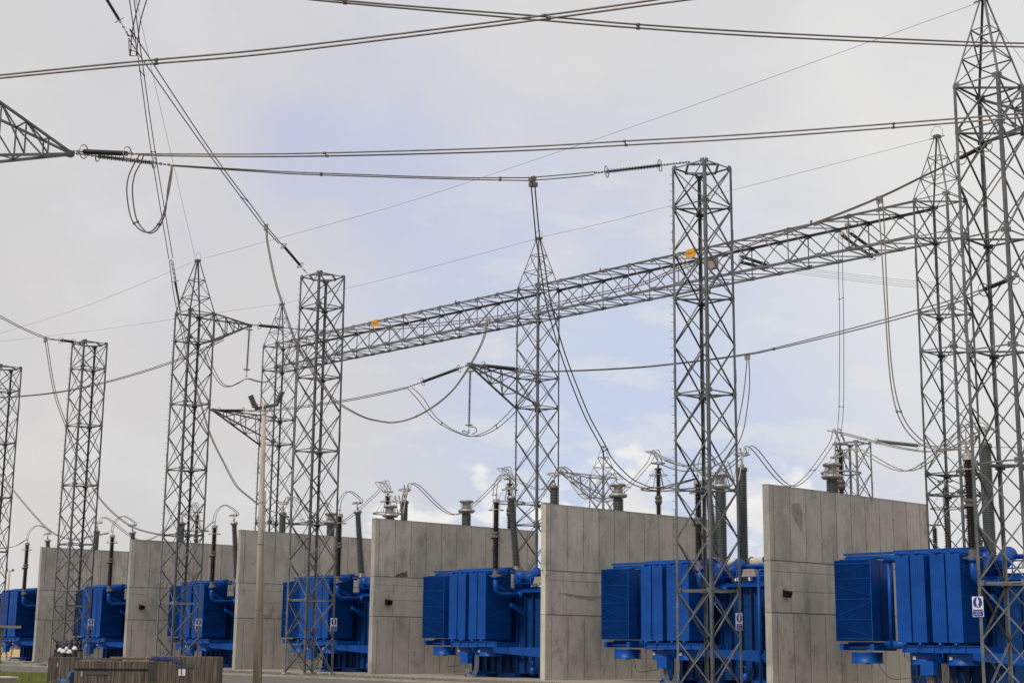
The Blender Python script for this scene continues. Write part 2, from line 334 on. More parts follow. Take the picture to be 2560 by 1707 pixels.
# ------------------------------------------------------------------ lattice towers
NOD = [0, 2.0, 4.08, 6.28, 8.42, 10.6, 12.66, 14.85, 17.0, 19.15, 21.22, 23.08]
CN = [(-1, -1), (1, -1), (1, 1), (-1, 1)]
NR = [V((0, -1, 0)), V((1, 0, 0)), V((0, 1, 0)), V((-1, 0, 0))]
def build_tower(name, label, x, y, nodes, rings, w0, w1, group=None, peak=None, arm=None, legw=.122, bw=.056, m=steel, zb=0, pegleg=0):
    t = thing(name, label, 'lattice tower', (x, y, zb), group); z0, z1 = nodes[0], nodes[-1]
    hw = lambda z: (w0+(w1-w0)*(z-z0)/(z1-z0))/2
    pt = lambda i, z: V((x+CN[i][0]*hw(z), y+CN[i][1]*hw(z), z))
    for i in range(4):
        dx, dy = V((-CN[i][0], 0, 0)), V((0, -CN[i][1], 0)); s = MB()
        s.angle(pt(i, z0), pt(i, z1), dx, dy, legw, .02)
        o = -(dx+dy)*.012
        for zs in (z1-3.2, z1-9.6, z1-15.9):
            if zs > z0+1: s.angle(pt(i, zs-.3)+o, pt(i, zs+.3)+o, dx, dy, legw+.012, .02)
        s.obj('leg', m, t)
        MB().box(pt(i, z0).x-.2-CN[i][0]*.08, pt(i, z0).x+.2-CN[i][0]*.08, pt(i, z0).y-.2-CN[i][1]*.08, pt(i, z0).y+.2-CN[i][1]*.08, z0-.2, z0+.03).obj('foot_plate', apron, t)
    for a, b in zip(nodes, nodes[1:]):
        for i in range(4):
            j = (i+1) % 4; n = NR[i]; s = MB()
            s.brace(pt(i, a), pt(j, b), n, bw, .01, .006); s.brace(pt(j, a), pt(i, b), n, bw, .01, -.03); s.obj('cross_brace', m, t)
    for z in rings:
        s = MB()
        for i in range(4):
            j = (i+1) % 4; s.brace(pt(i, z), pt(j, z), NR[i], bw*1.1, .012, -.045)
            for k, sg in ((i, 1), (j, -1)):
                d = (pt(j, z)-pt(i, z)).normalized()*sg; s.bar(pt(k, z)+d*.04, pt(k, z)+d*.26, V((0, 0, 1)), .10, NR[i], .008)
        if z == z1 and not peak:
            mid = [(pt(i, z)+pt((i+1) % 4, z))/2-V((0, 0, .02)) for i in range(4)]
            for i in range(4): s.rod(mid[i], mid[(i+1) % 4], .09)
        else: s.rod(pt(0, z)-V((0, 0, .05)), pt(2, z)-V((0, 0, .05)), .07)
        s.obj('ring_frame', m, t)
    s = MB(); z = z0+2.6; k = 0; top = z1
    while z < top-.1:
        c = pt(pegleg, z); d = V((CN[pegleg][0], 0, 0)) if k % 2 == 0 else V((0, CN[pegleg][1], 0)); s.cyl(c, c+d*.17, .011, 5); z += .38; k += 1
    s.obj('climbing_pegs', m, t)
    if peak:
        zr, zp = peak; hp = lambda z: hw(z1)+(0.11-hw(z1))*(z-z1)/(zp-z1)
        qt = lambda i, z: V((x+CN[i][0]*hp(z), y+CN[i][1]*hp(z), z)); lv = [z1]+list(zr)+[zp]
        for i in range(4): MB().angle(qt(i, z1), qt(i, zp), V((-CN[i][0], 0, 0)), V((0, -CN[i][1], 0)), legw*.62, .014).obj('peak_leg', m, t)
        for q, (a, b) in enumerate(zip(lv, lv[1:-1])):
            s = MB()
            for i in range(4):
                j = (i+1) % 4; s.brace(qt(i, a), qt(j, b), NR[i], bw*.8, .01, 0); s.brace(qt(i, b), qt(j, b), NR[i], bw*.8, .01, -.02)
            s.obj('peak_brace', m, t)
        s = MB(); s.box(x-.16, x+.16, y-.16, y+.16, zp-.03, zp+.1)
        for sg in (-1, 1): s.tube(spline([(x+sg*.3, y, zp-.02), (x+sg*.34, y, zp+.25), (x+sg*.2, y, zp+.5), (x, y, zp+.58)], 4), .012, 5)
        s.rod((x-.42, y, zp-.02), (x+.42, y, zp-.02), .04); s.obj('peak_cap', m, t)
    if arm:
        dy, za, zc, ty, tz = arm; tip = V((x, ty, tz)); ii = [i for i in range(4) if CN[i][1] == dy]
        up = [pt(i, za) for i in ii]; lo = [pt(i, zc) for i in ii]; s = MB()
        for k, (u, l) in enumerate(zip(up, lo)):
            te = tip+V((CN[ii[k]][0]*.05, 0, 0)); s.rod(u, te, .085); s.rod(l, te-V((0, 0, .08)), .10)
        s.obj('arm_chords', m, t); s = MB()
        for f in (.3, .55, .78):
            P_ = [a.lerp(tip, f) for a in up]; Q = [a.lerp(tip, f) for a in lo]
            for a, b in zip(P_, Q): s.rod(a, b, .05)
            s.rod(P_[0], P_[1], .05); s.rod(Q[0], Q[1], .05)
            g_ = {.3: 0, .55: .3, .78: .55}[f]
            for a, b in zip(up, Q): s.rod(a.lerp(tip, g_), b, .05)
            s.rod(up[0].lerp(tip, g_), P_[1], .045); s.rod(lo[0].lerp(tip, g_), Q[1], .045)
        s.obj('arm_bracing', m, t); MB().box(x-.14, x+.14, ty-.14, ty+.14, tz-.16, tz+.05).obj('arm_tip_plate', m, t)
    return t
COLX = {'A': -114.14, 'B': -99.996, 'C': -85.36, 'D': -70.95, 'E': -41.70, 'F': -27.36}
YC = 50.57
RG = [4.08, 8.42, 12.66, 17.0, 21.22, 23.08]
flat = build_tower('gantry_column', 'tall flat-topped lattice column at right, an orange plate seen behind its legs', COLX['E'], YC, NOD, RG, 1.978, 1.9226, 'flat-topped gantry columns')
for k, lb in (('D', 'flat-topped lattice column just right of the tall concrete pole, a safety sign on its leg'),
              ('B', 'flat-topped lattice column rising behind the gas cylinders at left'),
              ('A', 'flat-topped lattice column cut by the left edge of the photo')):
    c = copy_tree(flat); c.location = (COLX[k], YC, 0); c['label'] = lb
PK = ([24.18, 25.38], 26.7)
ARMC = (1, 23.08, 21.22, 54.87, 22.98)
tc_ = build_tower('peaked_column', 'pointed lattice column at left centre with a short arm reaching right', COLX['C'], YC, NOD, RG, 1.978, 1.9226, 'pointed gantry columns of the front row', PK, ARMC)
tf_ = build_tower('peaked_column', 'large pointed lattice column filling the right edge of the photo', COLX['F'], YC, NOD, RG, 1.978, 1.9226, 'pointed gantry columns of the front row', PK, ARMC, pegleg=2)
NB = [0, 1, 3, 5, 7, 9.0, 10.3, 12.3, 14.35, 16.35, 18.25, 20.2, 22.15, 24.06]
RB = [5, 9.0, 10.3, 16.35, 18.25, 22.15, 24.06]
for X, dz, lb in ((-95.95, .30, 'small far pointed lattice column behind the concrete pole, under the truss beam\'s left end'),
                  (-66.908, 0, 'middle far pointed lattice column carrying the truss beam halfway along'),
                  (-37.90, -.30, 'far pointed lattice column under the right end of the truss beam')):
    nb = [z+dz if z > 9 else z for z in NB]; rb = [z+dz if z > 9 else z for z in RB]
    build_tower('beam_column', lb, X, 64.58, nb, rb, 1.96, 1.9405, 'pointed columns under the truss beam', ([25.18+dz, 26.3+dz], 27.39+dz), (-1, 18.25+dz, 16.35+dz, 58.83, 18.42+dz) if X < -50 else None, .105, .048, pegleg=0 if X < -50 else 1)
# truss beams between the far columns
def beam(label, xa, xb, za, zb_):
    n = round(abs(xb-xa)/1.94); t = thing('truss_beam', label, 'truss beam', ((xa+xb)/2, 64.58, (za+zb_)/2), 'truss beam spans'); h = .955; hy = .97
    nd = lambda k, sy, sz: V((xa+(xb-xa)*k/n, 64.58+sy*hy, za+(zb_-za)*k/n+sz*h))
    for sy in (-1, 1):
        for sz in (-1, 1): MB().angle(nd(0, sy, sz), nd(n, sy, sz), V((0, -sy, 0)), V((0, 0, -sz)), .13, .016).obj('chord', steel, t)
        for k in range(n):
            s = MB(); nn = V((0, sy, 0)); s.brace(nd(k, sy, 1), nd(k+1, sy, -1), nn, .052, .009, .006)
            if k % 2 == 0 and k: s.brace(nd(k, sy, -1), nd(k, sy, 1), nn, .07, .01, -.04)
            if sy < 0 and k: s.rod(nd(k, -1, -1), nd(k, 1, 1), .07 if k % 2 == 0 else .045)
            s.bar(nd(k, sy, 1)-V((.2, 0, .1)), nd(k, sy, 1)+V((.2, 0, -.1)), V((0, 0, 1)), .11, nn, .01); s.bar(nd(k, sy, -1)-V((.2, 0, -.1)), nd(k, sy, -1)+V((.2, 0, .1)), V((0, 0, 1)), .11, nn, .01)
            s.obj('web_panel', steel, t)
    for sz in (-1, 1):
        s = MB()
        for k in range(n):
            s.rod(nd(k, -1, sz), nd(k, 1, sz), .055); s.rod(nd(k, -1, sz)+V((0, 0, .03)), nd(k+1, 1, sz)+V((0, 0, .03)), .05)
        s.obj('plan_bracing', steel, t)
beam('left span of the long steel truss beam, with the smaller yellow plate on it', -95.95+.97, -66.908-.97, 23.40, 23.12)
beam('right span of the long steel truss beam, passing behind the tall flat-topped column', -66.908+.97, -37.90-.97, 23.09, 22.81)
# off-frame tower at left that carries the near arm, tip at the photo's left edge
tipW = pD(174, 381, 57)
ua = build_tower('arm_column', 'lattice tower at upper left of which only the pointed arm shows', tipW.x, tipW.y-5.4, [0, 2, 4, 6, 8, 10, 12, 14.2, 16.4, 18.6, 20.0, 21.4], [4, 8, 12, 16.4, 18.6, 21.4], 2.0, 1.94, None, None, (1, 21.4, 18.6, tipW.y, tipW.z))
# small far towers
DC = pD(2132, 1108, 112)
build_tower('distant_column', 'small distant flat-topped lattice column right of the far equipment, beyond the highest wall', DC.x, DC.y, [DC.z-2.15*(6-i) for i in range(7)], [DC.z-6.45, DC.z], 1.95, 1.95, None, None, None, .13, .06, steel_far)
dt = pY(1508, 1117, 115)
wz = pY(1508, 1194, 115).z
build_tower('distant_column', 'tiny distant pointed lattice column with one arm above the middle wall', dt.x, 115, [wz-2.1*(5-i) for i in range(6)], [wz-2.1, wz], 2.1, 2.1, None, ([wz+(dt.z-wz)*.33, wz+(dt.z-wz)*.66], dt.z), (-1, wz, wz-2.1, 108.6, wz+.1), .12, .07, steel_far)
# ------------------------------------------------------------------ fire walls
BAY = ['the rightmost bay', 'the second bay from right', 'the third bay from right', 'the fourth bay from right', 'the fifth bay from right', 'the sixth bay from right', 'the leftmost bay']
WL = ['tallest looking concrete fire wall, at right with a black lamp near its front', 'board-marked concrete fire wall in the right half, with a dark wavy damp streak', 'concrete fire wall right of centre with a brown stain above a black lamp', 'concrete fire wall partly hidden by the tall concrete pole', 'small concrete fire wall at left with a black lamp, behind the pointed column', 'leftmost and smallest looking concrete fire wall, behind the gas cylinders']
for k in range(6):
    x = WALLX[k]; y0, y1 = 54.766, 68.18; zb, zt = -.08, 8.985
    t = thing('fire_wall', WL[k], 'concrete wall', (x, y0, zb), 'fire walls between the transformers')
    s = MB(); x += .35; s.box(x-.35, x, y0, y1, zb, zt); s.obj('wall', conc, t)
    # formwork joints: recessed-looking dark strips standing 2 mm proud
    rj = random.Random(k); jm = MB(); e = .003
    hs = [5.55+rj.uniform(-.04, .04), 3.22+rj.uniform(-.05, .05)]
    for h in hs: jm.box(x, x+e, y0+.02, y1-.02, h-.026, h+.02); jm.box(x-.33, x-.02, y0-e, y0, h-.014, h+.01)
    yj = y0+.30+rj.uniform(0, .1); yc = yj
    step = 1.22
    while yc < y1-.2:
        jm.box(x, x+e*.8, yc-.013, yc+.013, hs[0]+.03, zt-.03); yc += step
    yc = yj+rj.uniform(0, .3)
    while yc < y1-.2:
        jm.box(x, x+e*.8, yc-.014, yc+.014, zb+.05, hs[1]-rj.uniform(.03, .25)); yc += step
    yc = yj
    jm.box(x, x+e*.8, y0+.1, y0+5.6, hs[0]-.50, hs[0]-.485); jm.box(x, x+e*.8, yj+1.15, y0+5.6, 4.22, 4.235)
    for yy in (yj+1.15, yj+4.9): jm.box(x, x+e*.7, yy-.008, yy+.008, hs[1]+.03, hs[0]-.51)
    for yy in (yj+2.3,): jm.box(x, x+e*.7, yy-.008, yy+.008, hs[0]-.47, hs[0]-.02)
    jm.obj('formwork_joints', jointm, t)
    hm = MB(); yc = yj
    while yc < y1-.2:
        for z in (zt-1.0, zt-2.5): hm.cyl((x-.01, yc+.02, z+rj.uniform(-.05, .05)), (x+.006, yc+.02, z), .028, 8)
        for z in (1.0, 2.4): hm.cyl((x-.01, yc-.02, z), (x+.006, yc-.02, z), .025, 8)
        yc += step
    hm.obj('tie_holes', jointm, t)
    MB().box(x-.37, x+.012, y0-.02, y1+.02, zt, zt+.012).obj('capping', apron, t)
    ST = {2: (((986, 1441), (992, 1434), (999, 1433), (1005, 1430), (1012, 1430), (1018, 1426), (1019, 1441)),), 1: (((1392, 1481), (1416, 1482), (1448, 1487), (1474, 1489), (1503, 1489), (1503, 1493), (1487, 1499), (1474, 1502), (1462, 1497), (1448, 1496), (1422, 1488)),),
          0: (((1978, 1261), (1990, 1257), (1998, 1258), (2007, 1284), (2004, 1329), (1996, 1315), (1989, 1306), (1980, 1284)),)}
    for q in ST.get(k, ()):
        pp = [pX(a, b, x+.001) for a, b in q]; e2 = V((.003, 0, 0)); c3 = sum(pp, V())/len(pp)
        MB().prism(pp, [a+e2 for a in pp]).obj('stain', mat('brown_wall_stain', (.15, .12, .10), (.09, .07, .06), 9, .95) if k == 2 else mat('damp_wall_stain', (.36, .335, .29), (.24, .225, .195), 7, .95), t)
    if k in (0, 2, 4):
        lt = thing('wall_lamp', 'black floodlight on the '+('rightmost wall' if k == 0 else 'wall with the brown stain' if k == 2 else 'small wall behind the pointed column'), 'floodlight', (x, y0+1.0, 4.1), 'black floodlights on the fire walls')
        zc = 4.12; yy = y0+1.02
        MB().box(x+.004, x+.05, yy-.06, yy+.06, zc-.05, zc+.12).obj('bracket', black, lt)
        MB().hexa([V(p) for p in ((x+.03, yy-.17, zc-.16), (x+.22, yy-.2, zc-.2), (x+.22, yy+.2, zc-.2), (x+.03, yy+.17, zc-.16), (x+.03, yy-.17, zc+.14), (x+.3, yy-.2, zc+.06), (x+.3, yy+.2, zc+.06), (x+.03, yy+.17, zc+.14))]).obj('housing', black, lt)
        MB().tube(spline([(x+.01, yy-.1, zc), (x+.02, yy-.16, zc+.12), (x+.05, yy-.05, zc+.2)], 4), .012, 5).obj('cable', black, lt)
# ------------------------------------------------------------------ insulating columns and conductors
def post_top(t, c, R=.42, tilt=.2, m=alu):
    c = V(c); s = MB(); s.cyl(c, c+V((0, 0, .2)), .13, 10); s.cyl(c+V((0, 0, .2)), c+V((0, 0, .62)), .06, 8); s.rod(c+V((-R, 0, .72)), c+V((R, 0, .72)), .05); s.rod(c+V((0, -R, .7)), c+V((0, R, .7)), .05)
    s.obj('terminal', m, t, True); MB().torus(c+V((0, 0, .76)), (tilt, -tilt, 1), R, .035).obj('corona_ring', m, t, True)
def stand(t, x, y, z, wd=.9):
    s = MB()
    for a, b in CN: s.angle((x+a*wd/2, y+b*wd/2, -.1), (x+a*wd/2, y+b*wd/2, z), V((-a, 0, 0)), V((0, -b, 0)), .1, .012)
    zz = 0
    while zz+1 <= z:
        for i in range(4):
            a, b = CN[i]; c_, d = CN[(i+1) % 4]; s.brace((x+a*wd/2, y+b*wd/2, zz), (x+c_*wd/2, y+d*wd/2, zz+1), NR[i], .05, .008)
        zz += 1
    s.box(x-wd/2-.05, x+wd/2+.05, y-wd/2-.05, y+wd/2+.05, z, z+.06); s.obj('stand', steel, t)
PX = lambda k: WALLX[k]+6.1
for k in range(7):
    x, y = PX(k), 64.0
    t = thing('surge_arrester_post', 'tall grey ribbed post behind the transformer of '+BAY[k], 'post insulator', (x, y, 0), 'grey ribbed posts, one in each bay')
    stand(t, x, y, 3.2); MB().sheds((x, y, 3.3), (x, y, 11.0), .215, .26, 84, 14).obj('ribbed_body', greyp, t, True)
    MB().lathe((x, y, 10.9), (x, y, 11.25), [(0, .22), (.3, .22), (.35, .29), (.9, .29), (1, .2)], 14).obj('cap', greyb, t, True); post_top(t, (x, y, 11.2))
hx = [-43.1, -50.2, -57.6, -71.75, -78.3, -86.3]
HY = {3: 63.0, 5: 63.0}
HW = ['over the rightmost wall', 'behind the tall flat-topped column', 'above the wall with the damp streak', 'above the right part of the brown-stained wall', 'above the left end of the brown-stained wall', 'behind the column beside the concrete pole']
for i, X in enumerate(hx):
    hy = HY.get(i, 62.)
    t = thing('ring_head_transformer', 'ribbed post with two fat head rings '+HW[i], 'instrument transformer', (X, hy, 0), 'ribbed posts with double ring heads')
    zt = 10.75; stand(t, X, hy, 3.0, 1.0); MB().sheds((X, hy, 3.1), (X, hy, zt-.9), .27, .315, 76, 14).obj('ribbed_body', greyp, t, True)
    MB().torus((X, hy, zt-.72), (0, 0, 1), .42, .12, 28, 8).obj('lower_ring', alu, t, True); MB().torus((X, hy, zt-.12), (0, 0, 1), .38, .085, 28, 8).obj('upper_ring', alu, t, True)
    s = MB(); s.cyl((X, hy, zt-.9), (X, hy, zt-.1), .24, 14)
    for a in range(8): c_, s_ = math.cos(a*.785), math.sin(a*.785); s.cyl((X+.34*c_, hy+.34*s_, zt-.7), (X+.34*c_, hy+.34*s_, zt-.1), .02, 5)
    s.obj('head_can', alu, t, True)
AX = [-51.5, -66.0, -80.6, -95.1, -124.2]
AW = ['above the rightmost wall', 'just left of the tall flat-topped column', 'in front of the middle far pointed column', 'above the left end of the brown-stained wall', 'behind the left-centre pointed column']
for i, X in enumerate(AX):
    y = 75.; zt = 13.7
    t = thing('caged_arrester', 'dark ribbed post caged in pale rings '+AW[i], 'surge arrester', (X, y, 0), 'dark ribbed posts with ring cages')
    stand(t, X, y, 3.0); MB().sheds((X, y, 3.1), (X, y, 11.0), .12, .2, 60, 12).obj('lower_ribbed_body', brown, t, True); MB().sheds((X, y, 11.5), (X, y, 13.3), .11, .19, 16, 12).obj('upper_ribbed_body', brown, t, True)
    s = MB(); s.lathe((X, y, 10.95), (X, y, 11.55), [(0, .16), (.2, .24), (.45, .24), (.5, .16), (.6, .24), (.85, .24), (1, .16)], 12); s.obj('middle_fitting', greyb, t, True); s = MB(); s.cyl((X, y, 13.3), (X, y, 13.65), .07, 8); s.box(X-.2, X+.2, y-.2, y+.2, 13.3, 13.36); s.obj('top_fitting', greyb, t, True)
    MB().torus((X, y, zt), (0, 0, 1), .44, .04).obj('top_ring', alu, t, True); MB().torus((X, y, 12.9), (0, 0, 1), .6, .028).obj('middle_ring', alu, t, True); MB().torus((X, y, 11.95), (0, 0, 1), 1.16, .055, 36).obj('large_ring', alu, t, True)
    s = MB()
    for a in range(4): c_, s_ = math.cos(a*1.571+.4), math.sin(a*1.571+.4); s.cyl((X+.2*c_, y+.2*s_, 13.3), (X+1.12*c_, y+1.12*s_, 11.95), .016, 5)
    for a in (0, 3.14): s.cyl((X+.12*math.cos(a+.7), y+.12*math.sin(a+.7), 13.4), (X+.35*math.cos(a+.7), y+.35*math.sin(a+.7), 12.0), .03, 5)
    for a in range(4): c_, s_ = math.cos(a*1.571), math.sin(a*1.571); s.cyl((X, y, zt-.05), (X+.44*c_, y+.44*s_, zt), .02, 5)
    s.obj('ring_struts', alu, t, True)
# ------------------------------------------------------------------ transformers (built once in the third bay, then copied)
def build_transformer(xw, label):
    T = thing('power_transformer', label, 'power transformer', (xw+8, 58, -.1), 'blue power transformers')
    X = lambda a: xw+a
    # tank
    s = MB(); s.box(X(4.7), X(13.4), 59.0, 61.6, .15, 4.9).box(X(5.6), X(13.4), 58.0, 58.997, .15, 4.55).box(X(5.2), X(6.3), 57.95, 58.9, 2.0, 5.5); tank = s.obj('tank', dblue, T)
    s = MB()
    for a in [5.75+.62*i for i in range(13)]: s.box(X(a), X(a)+.035, 57.8, 57.997, .2, 4.5)
    for b in [58.4+.6*i for i in range(6)]: s.box(X(13.403), X(13.6), b, b+.04, .2, 4.5)
    s.obj('stiffener_ribs', dblue, tank)
    s = MB(); s.box(X(6.35), X(13.65), 57.7, 61.85, 4.552, 4.64); s.box(X(6.4), X(13.55), 57.8, 61.75, 4.645, 4.72)
    for i in range(26): s.cyl((X(5.5+.32*i), 57.78, 4.46), (X(5.5+.32*i), 57.78, 4.78), .025, 6)
    s.obj('cover_flange', blue, tank)
    s = MB()
    for a in (5.7, 8.0, 11.3): s.box(X(a), X(a)+1.4, 57.75, 61.8, -.08, .148)
    s.obj('skid', blue, tank)
    # radiators of the front bank: plates face the camera side
    for a0, wd in ((6.35, .66), (7.09, .65), (8.02, .66), (8.76, .65)):
        s = MB()
        for i in range(32):
            y = 55.5+.0602*i; t_ = .012 if i else .03
            s.box(X(a0), X(a0+wd), y, y+t_, 1.98, 5.60)
        for dx in (.06, wd-.06):
            s.box(X(a0+dx)-.035, X(a0+dx)+.035, 55.56, 57.36, 2.1, 2.25); s.box(X(a0+dx)-.035, X(a0+dx)+.035, 55.56, 57.36, 5.38, 5.5)
        r = s.obj('radiator', blue, T)
        s = MB()
        for z in (1.9, 5.66): s.cyl((X(a0+wd/2), 55.48, z), (X(a0+wd/2), 57.9, z), .06, 10)
        s.cyl((X(a0+wd/2), 55.44, 5.66), (X(a0+wd/2), 55.5, 5.66), .075, 10); s.cyl((X(a0+wd/2), 55.44, 1.9), (X(a0+wd/2), 55.5, 1.9), .075, 10)
        s.obj('header_pipe', blue, r, True)
        s = MB(); n_ = 7
        for i in range(n_): s.box(X(a0+.05+i*(wd-.11)/(n_-1)), X(a0+.05+i*(wd-.11)/(n_-1))+.008, 55.494, 55.499, 2.08, 5.5)
        s.obj('plate_grooves', dblue, r)
    # side bank turned a quarter turn
    s = MB()
    for i in range(32):
        a = 2.22+.0602*i; s.box(X(a), X(a)+.012, 57.0, 57.75, 2.02, 5.58); s.box(X(a)-.06, X(a)-.048, 57.87, 58.95, 2.02, 5.58)
    s.box(X(2.24), X(4.09), 57.04, 57.1, 2.1, 2.16); s.box(X(2.24), X(4.09), 57.04, 57.1, 5.4, 5.46); s.box(X(4.10), X(4.13), 57.0, 57.62, 2.02, 5.58)
    r = s.obj('radiator', blue, T)
    s = MB(); s.box(X(2.3), X(4.1), 57.3, 57.5, 5.585, 5.64); s.cyl((X(2.2), 58, 5.72), (X(5.9), 58, 5.72), .09, 10); s.obj('header_pipe', blue, r, True); s = MB(); s.cyl((X(2.2), 58, 1.9), (X(5.9), 58, 1.9), .09, 10); s.obj('header_pipe', blue, r, True)
    # brace rods over the fin faces
    s = MB(); xr = X(9.42)
    for z in (2.95, 3.85, 4.75): s.box(xr, xr+.012, 55.5, 57.4, z-.008, z+.008)
    for (z1_, z2) in ((5.0, 5.4), (4.45, 4.0), (3.1, 3.7), (2.7, 2.2)): s.rod((xr+.02, 55.5, z1_), (xr+.02, 57.4, z2), .012)
    s.obj('brace_rods', blue, T); s = MB()
    for z in (2.95, 3.85, 4.75): s.box(X(2.22), X(4.1), 56.985, 56.997, z-.008, z+.008)
    for (z1_, z2) in ((5.0, 5.4), (4.45, 4.0), (3.1, 3.7), (2.7, 2.2)): s.rod((X(2.22), 56.98, z1_), (X(4.1), 56.98, z2), .012)
    s.obj('brace_rods', blue, T)
    # collectors and headers
    s = MB(); s.cyl((X(4.85), 57.35, 1.75), (X(4.85), 57.35, 5.5), .09, 12); s.hexa([V((X(4.6), 57.3, 5.42)), V((X(6.3), 56.9, 5.42)), V((X(6.3), 57.3, 5.42)), V((X(4.6), 57.7, 5.42)), V((X(4.6), 57.3, 5.74)), V((X(6.3), 56.9, 5.74)), V((X(6.3), 57.3, 5.74)), V((X(4.6), 57.7, 5.74))]); s.box(X(4.6), X(5.6), 57.3, 57.7, 1.7, 2.05); s.obj('collector_pipe', blue, T, True)
    s = MB(); s.box(X(5.3), X(9.7), 57.0, 57.25, 5.78, 5.92); s.box(X(5.0), X(9.4), 57.6, 57.75, 5.74, 5.86); s.box(X(2.1), X(4.6), 57.9, 58.1, 5.84, 5.94)
    for a in (5.6, 7.0, 8.2, 9.4): s.box(X(a), X(a)+.1, 57.02, 57.2, 5.55, 5.78)
    s.obj('top_rail', blue, T)
    # fan deck
    s = MB(); s.box(X(6.5), X(10.3), 55.55, 55.62, 1.56, 1.82); s.box(X(6.5), X(10.3), 57.3, 57.37, 1.56, 1.82); s.box(X(6.45), X(10.35), 55.5, 55.68, 1.82, 1.85)
    for i in range(6): s.box(X(6.55+.72*i), X(6.55+.72*i)+.04, 55.5, 57.35, 1.58, 1.82)
    MB().box(X(2.3), X(2.5), 57.1, 58.9, 1.62, 1.9).box(X(3.9), X(4.1), 57.1, 58.9, 1.62, 1.9).box(X(2.3), X(4.1), 57.5, 57.6, 1.66, 1.8).obj('side_fan_deck', blue, T)
    s.prism([V((X(9.0), 55.9, 1.56)), V((X(9.0), 55.9, 1.3)), V((X(12.2), 57.9, 1.0)), V((X(12.2), 57.9, 1.56))], [V((X(9.1), 55.86, 1.56)), V((X(9.1), 55.86, 1.3)), V((X(12.3), 57.86, 1.0)), V((X(12.3), 57.86, 1.56))])
    for a in (6.6, 8.4, 10.1): s.box(X(a), X(a)+.03, 55.52, 55.55, 1.35, 1.56)
    s.obj('fan_deck', blue, T)
    for cx, cy in ((7.15, 56.45), (8.85, 56.45), (3.15, 58.0)):
        f = MB().lathe((X(cx), cy, 1.06), (X(cx), cy, 1.54), [(0, .64), (0, .72), (.06, .72), (.08, .69), (.92, .69), (1, .71), (1, .60)], 28).obj('fan_drum', blue, T, True)
        s = MB(); s.cyl((X(cx), cy, 1.02), (X(cx), cy, 1.3), .12, 10)
        for i in range(6):
            a = i*1.047; s.rod((X(cx), cy, 1.15), (X(cx)+.58*math.cos(a), cy+.58*math.sin(a), 1.18), .16, .02)
        s.obj('fan_rotor', black, f)
        if cy < 57: MB().box(X(cx)-.28, X(cx)-.14, cy-.70, cy-.66, 1.28, 1.41).obj('rating_plate', white, f)
    # marshalling box and cables
    MB().box(X(7.35), X(7.98), 55.5, 55.85, .66, 1.22).obj('control_box', blue, T)
    s = MB(); rr = random.Random(3)
    for i in range(6):
        a = 7.5+.06*i; s.tube(spline([(X(a), 55.7, .68), (X(a)+.02, 55.75, .35), (X(a)+.12, 55.8, .0+rr.uniform(0, .06)), (X(a)+.45, 55.85, -.02+rr.uniform(0, .08)), (X(a)+.62, 55.9, .45), (X(a)+.6, 55.95, 1.15)], 5), .012, 5)
    s.obj('cable_loops', greybox, T, True)
    s = MB(); s.tube(spline([(X(4.1), 57.4, 1.15), (X(4.4), 57.2, .8), (X(5.8), 55.9, .45), (X(7.3), 55.8, .62)], 5), .015, 5)
    for a in (9.0, 10.3, 11.2): s.tube(spline([(X(a), 57.5, 1.1), (X(a+.05), 57.5, .5), (X(a+.3), 57.6, .3), (X(a+.35), 57.7, .9)], 5), .012, 5)
    s.obj('fan_cable', rubber, T, True)
    s = MB(); s.tube(spline([(X(6.6), 56.6, -.02), (X(6.8), 56.6, .1), (X(7.4), 56.9, .12), (X(8), 57.8, .14)], 5), .06, 8); s.obj('drain_pipe', blue, T, True); s = MB(); s.cyl((X(12.3), 57.2, -.08), (X(12.3), 57.2, 5.1), .07, 10); s.tube(spline([(X(12.3), 57.2, 5.05), (X(12.3), 57.3, 5.25), (X(12.35), 57.7, 5.3)], 4), .07, 8); s.obj('standpipe', blue, T, True)
    # elbow pipe and brown bushing
    bx, by = X(9.8), 55.85
    s = MB(); s.tube([(bx, by, 5.30), (bx, by, 4.85)]+spline([(bx, by, 4.8), (bx, by+.08, 4.58), (bx, by+.3, 4.42), (bx, by+.6, 4.40)], 5)+[(bx, 57.9, 4.40)], .135, 14)
    s.cyl((bx, 57.55, 4.40), (bx, 57.9, 4.40), .2, 14); s.cyl((bx, by, 5.25), (bx, by, 5.36), .2, 14); ep = s.obj('elbow_pipe', blue, T, True)
    s = MB(); s.prism([V((bx-.03, by+.15, 5.0)), V((bx-.03, by+.15, 4.8)), V((bx-.03, 57.9, 3.95)), V((bx-.03, 57.9, 4.2))], [V((bx+.03, by+.15, 5.0)), V((bx+.03, by+.15, 4.8)), V((bx+.03, 57.9, 3.95)), V((bx+.03, 57.9, 4.2))])
    s.prism([V((bx+.1, by+1.0, 3.95)), V((bx+.1, by+1.0, 3.75)), V((bx+.1, 57.9, 3.2)), V((bx+.1, 57.9, 3.5))], [V((bx+.3, by+1.0, 3.95)), V((bx+.3, by+1.0, 3.75)), V((bx+.3, 57.9, 3.2)), V((bx+.3, 57.9, 3.5))]); s.obj('pipe_bracket', blue, ep)
    s = MB(); s.sheds((bx, by, 5.78), (bx, by, 7.5), .13, .20, 26, 14); s.sheds((bx, by, 7.8), (bx, by, 9.4), .12, .19, 24, 14); bu = s.obj('bushing', brown, T, True)
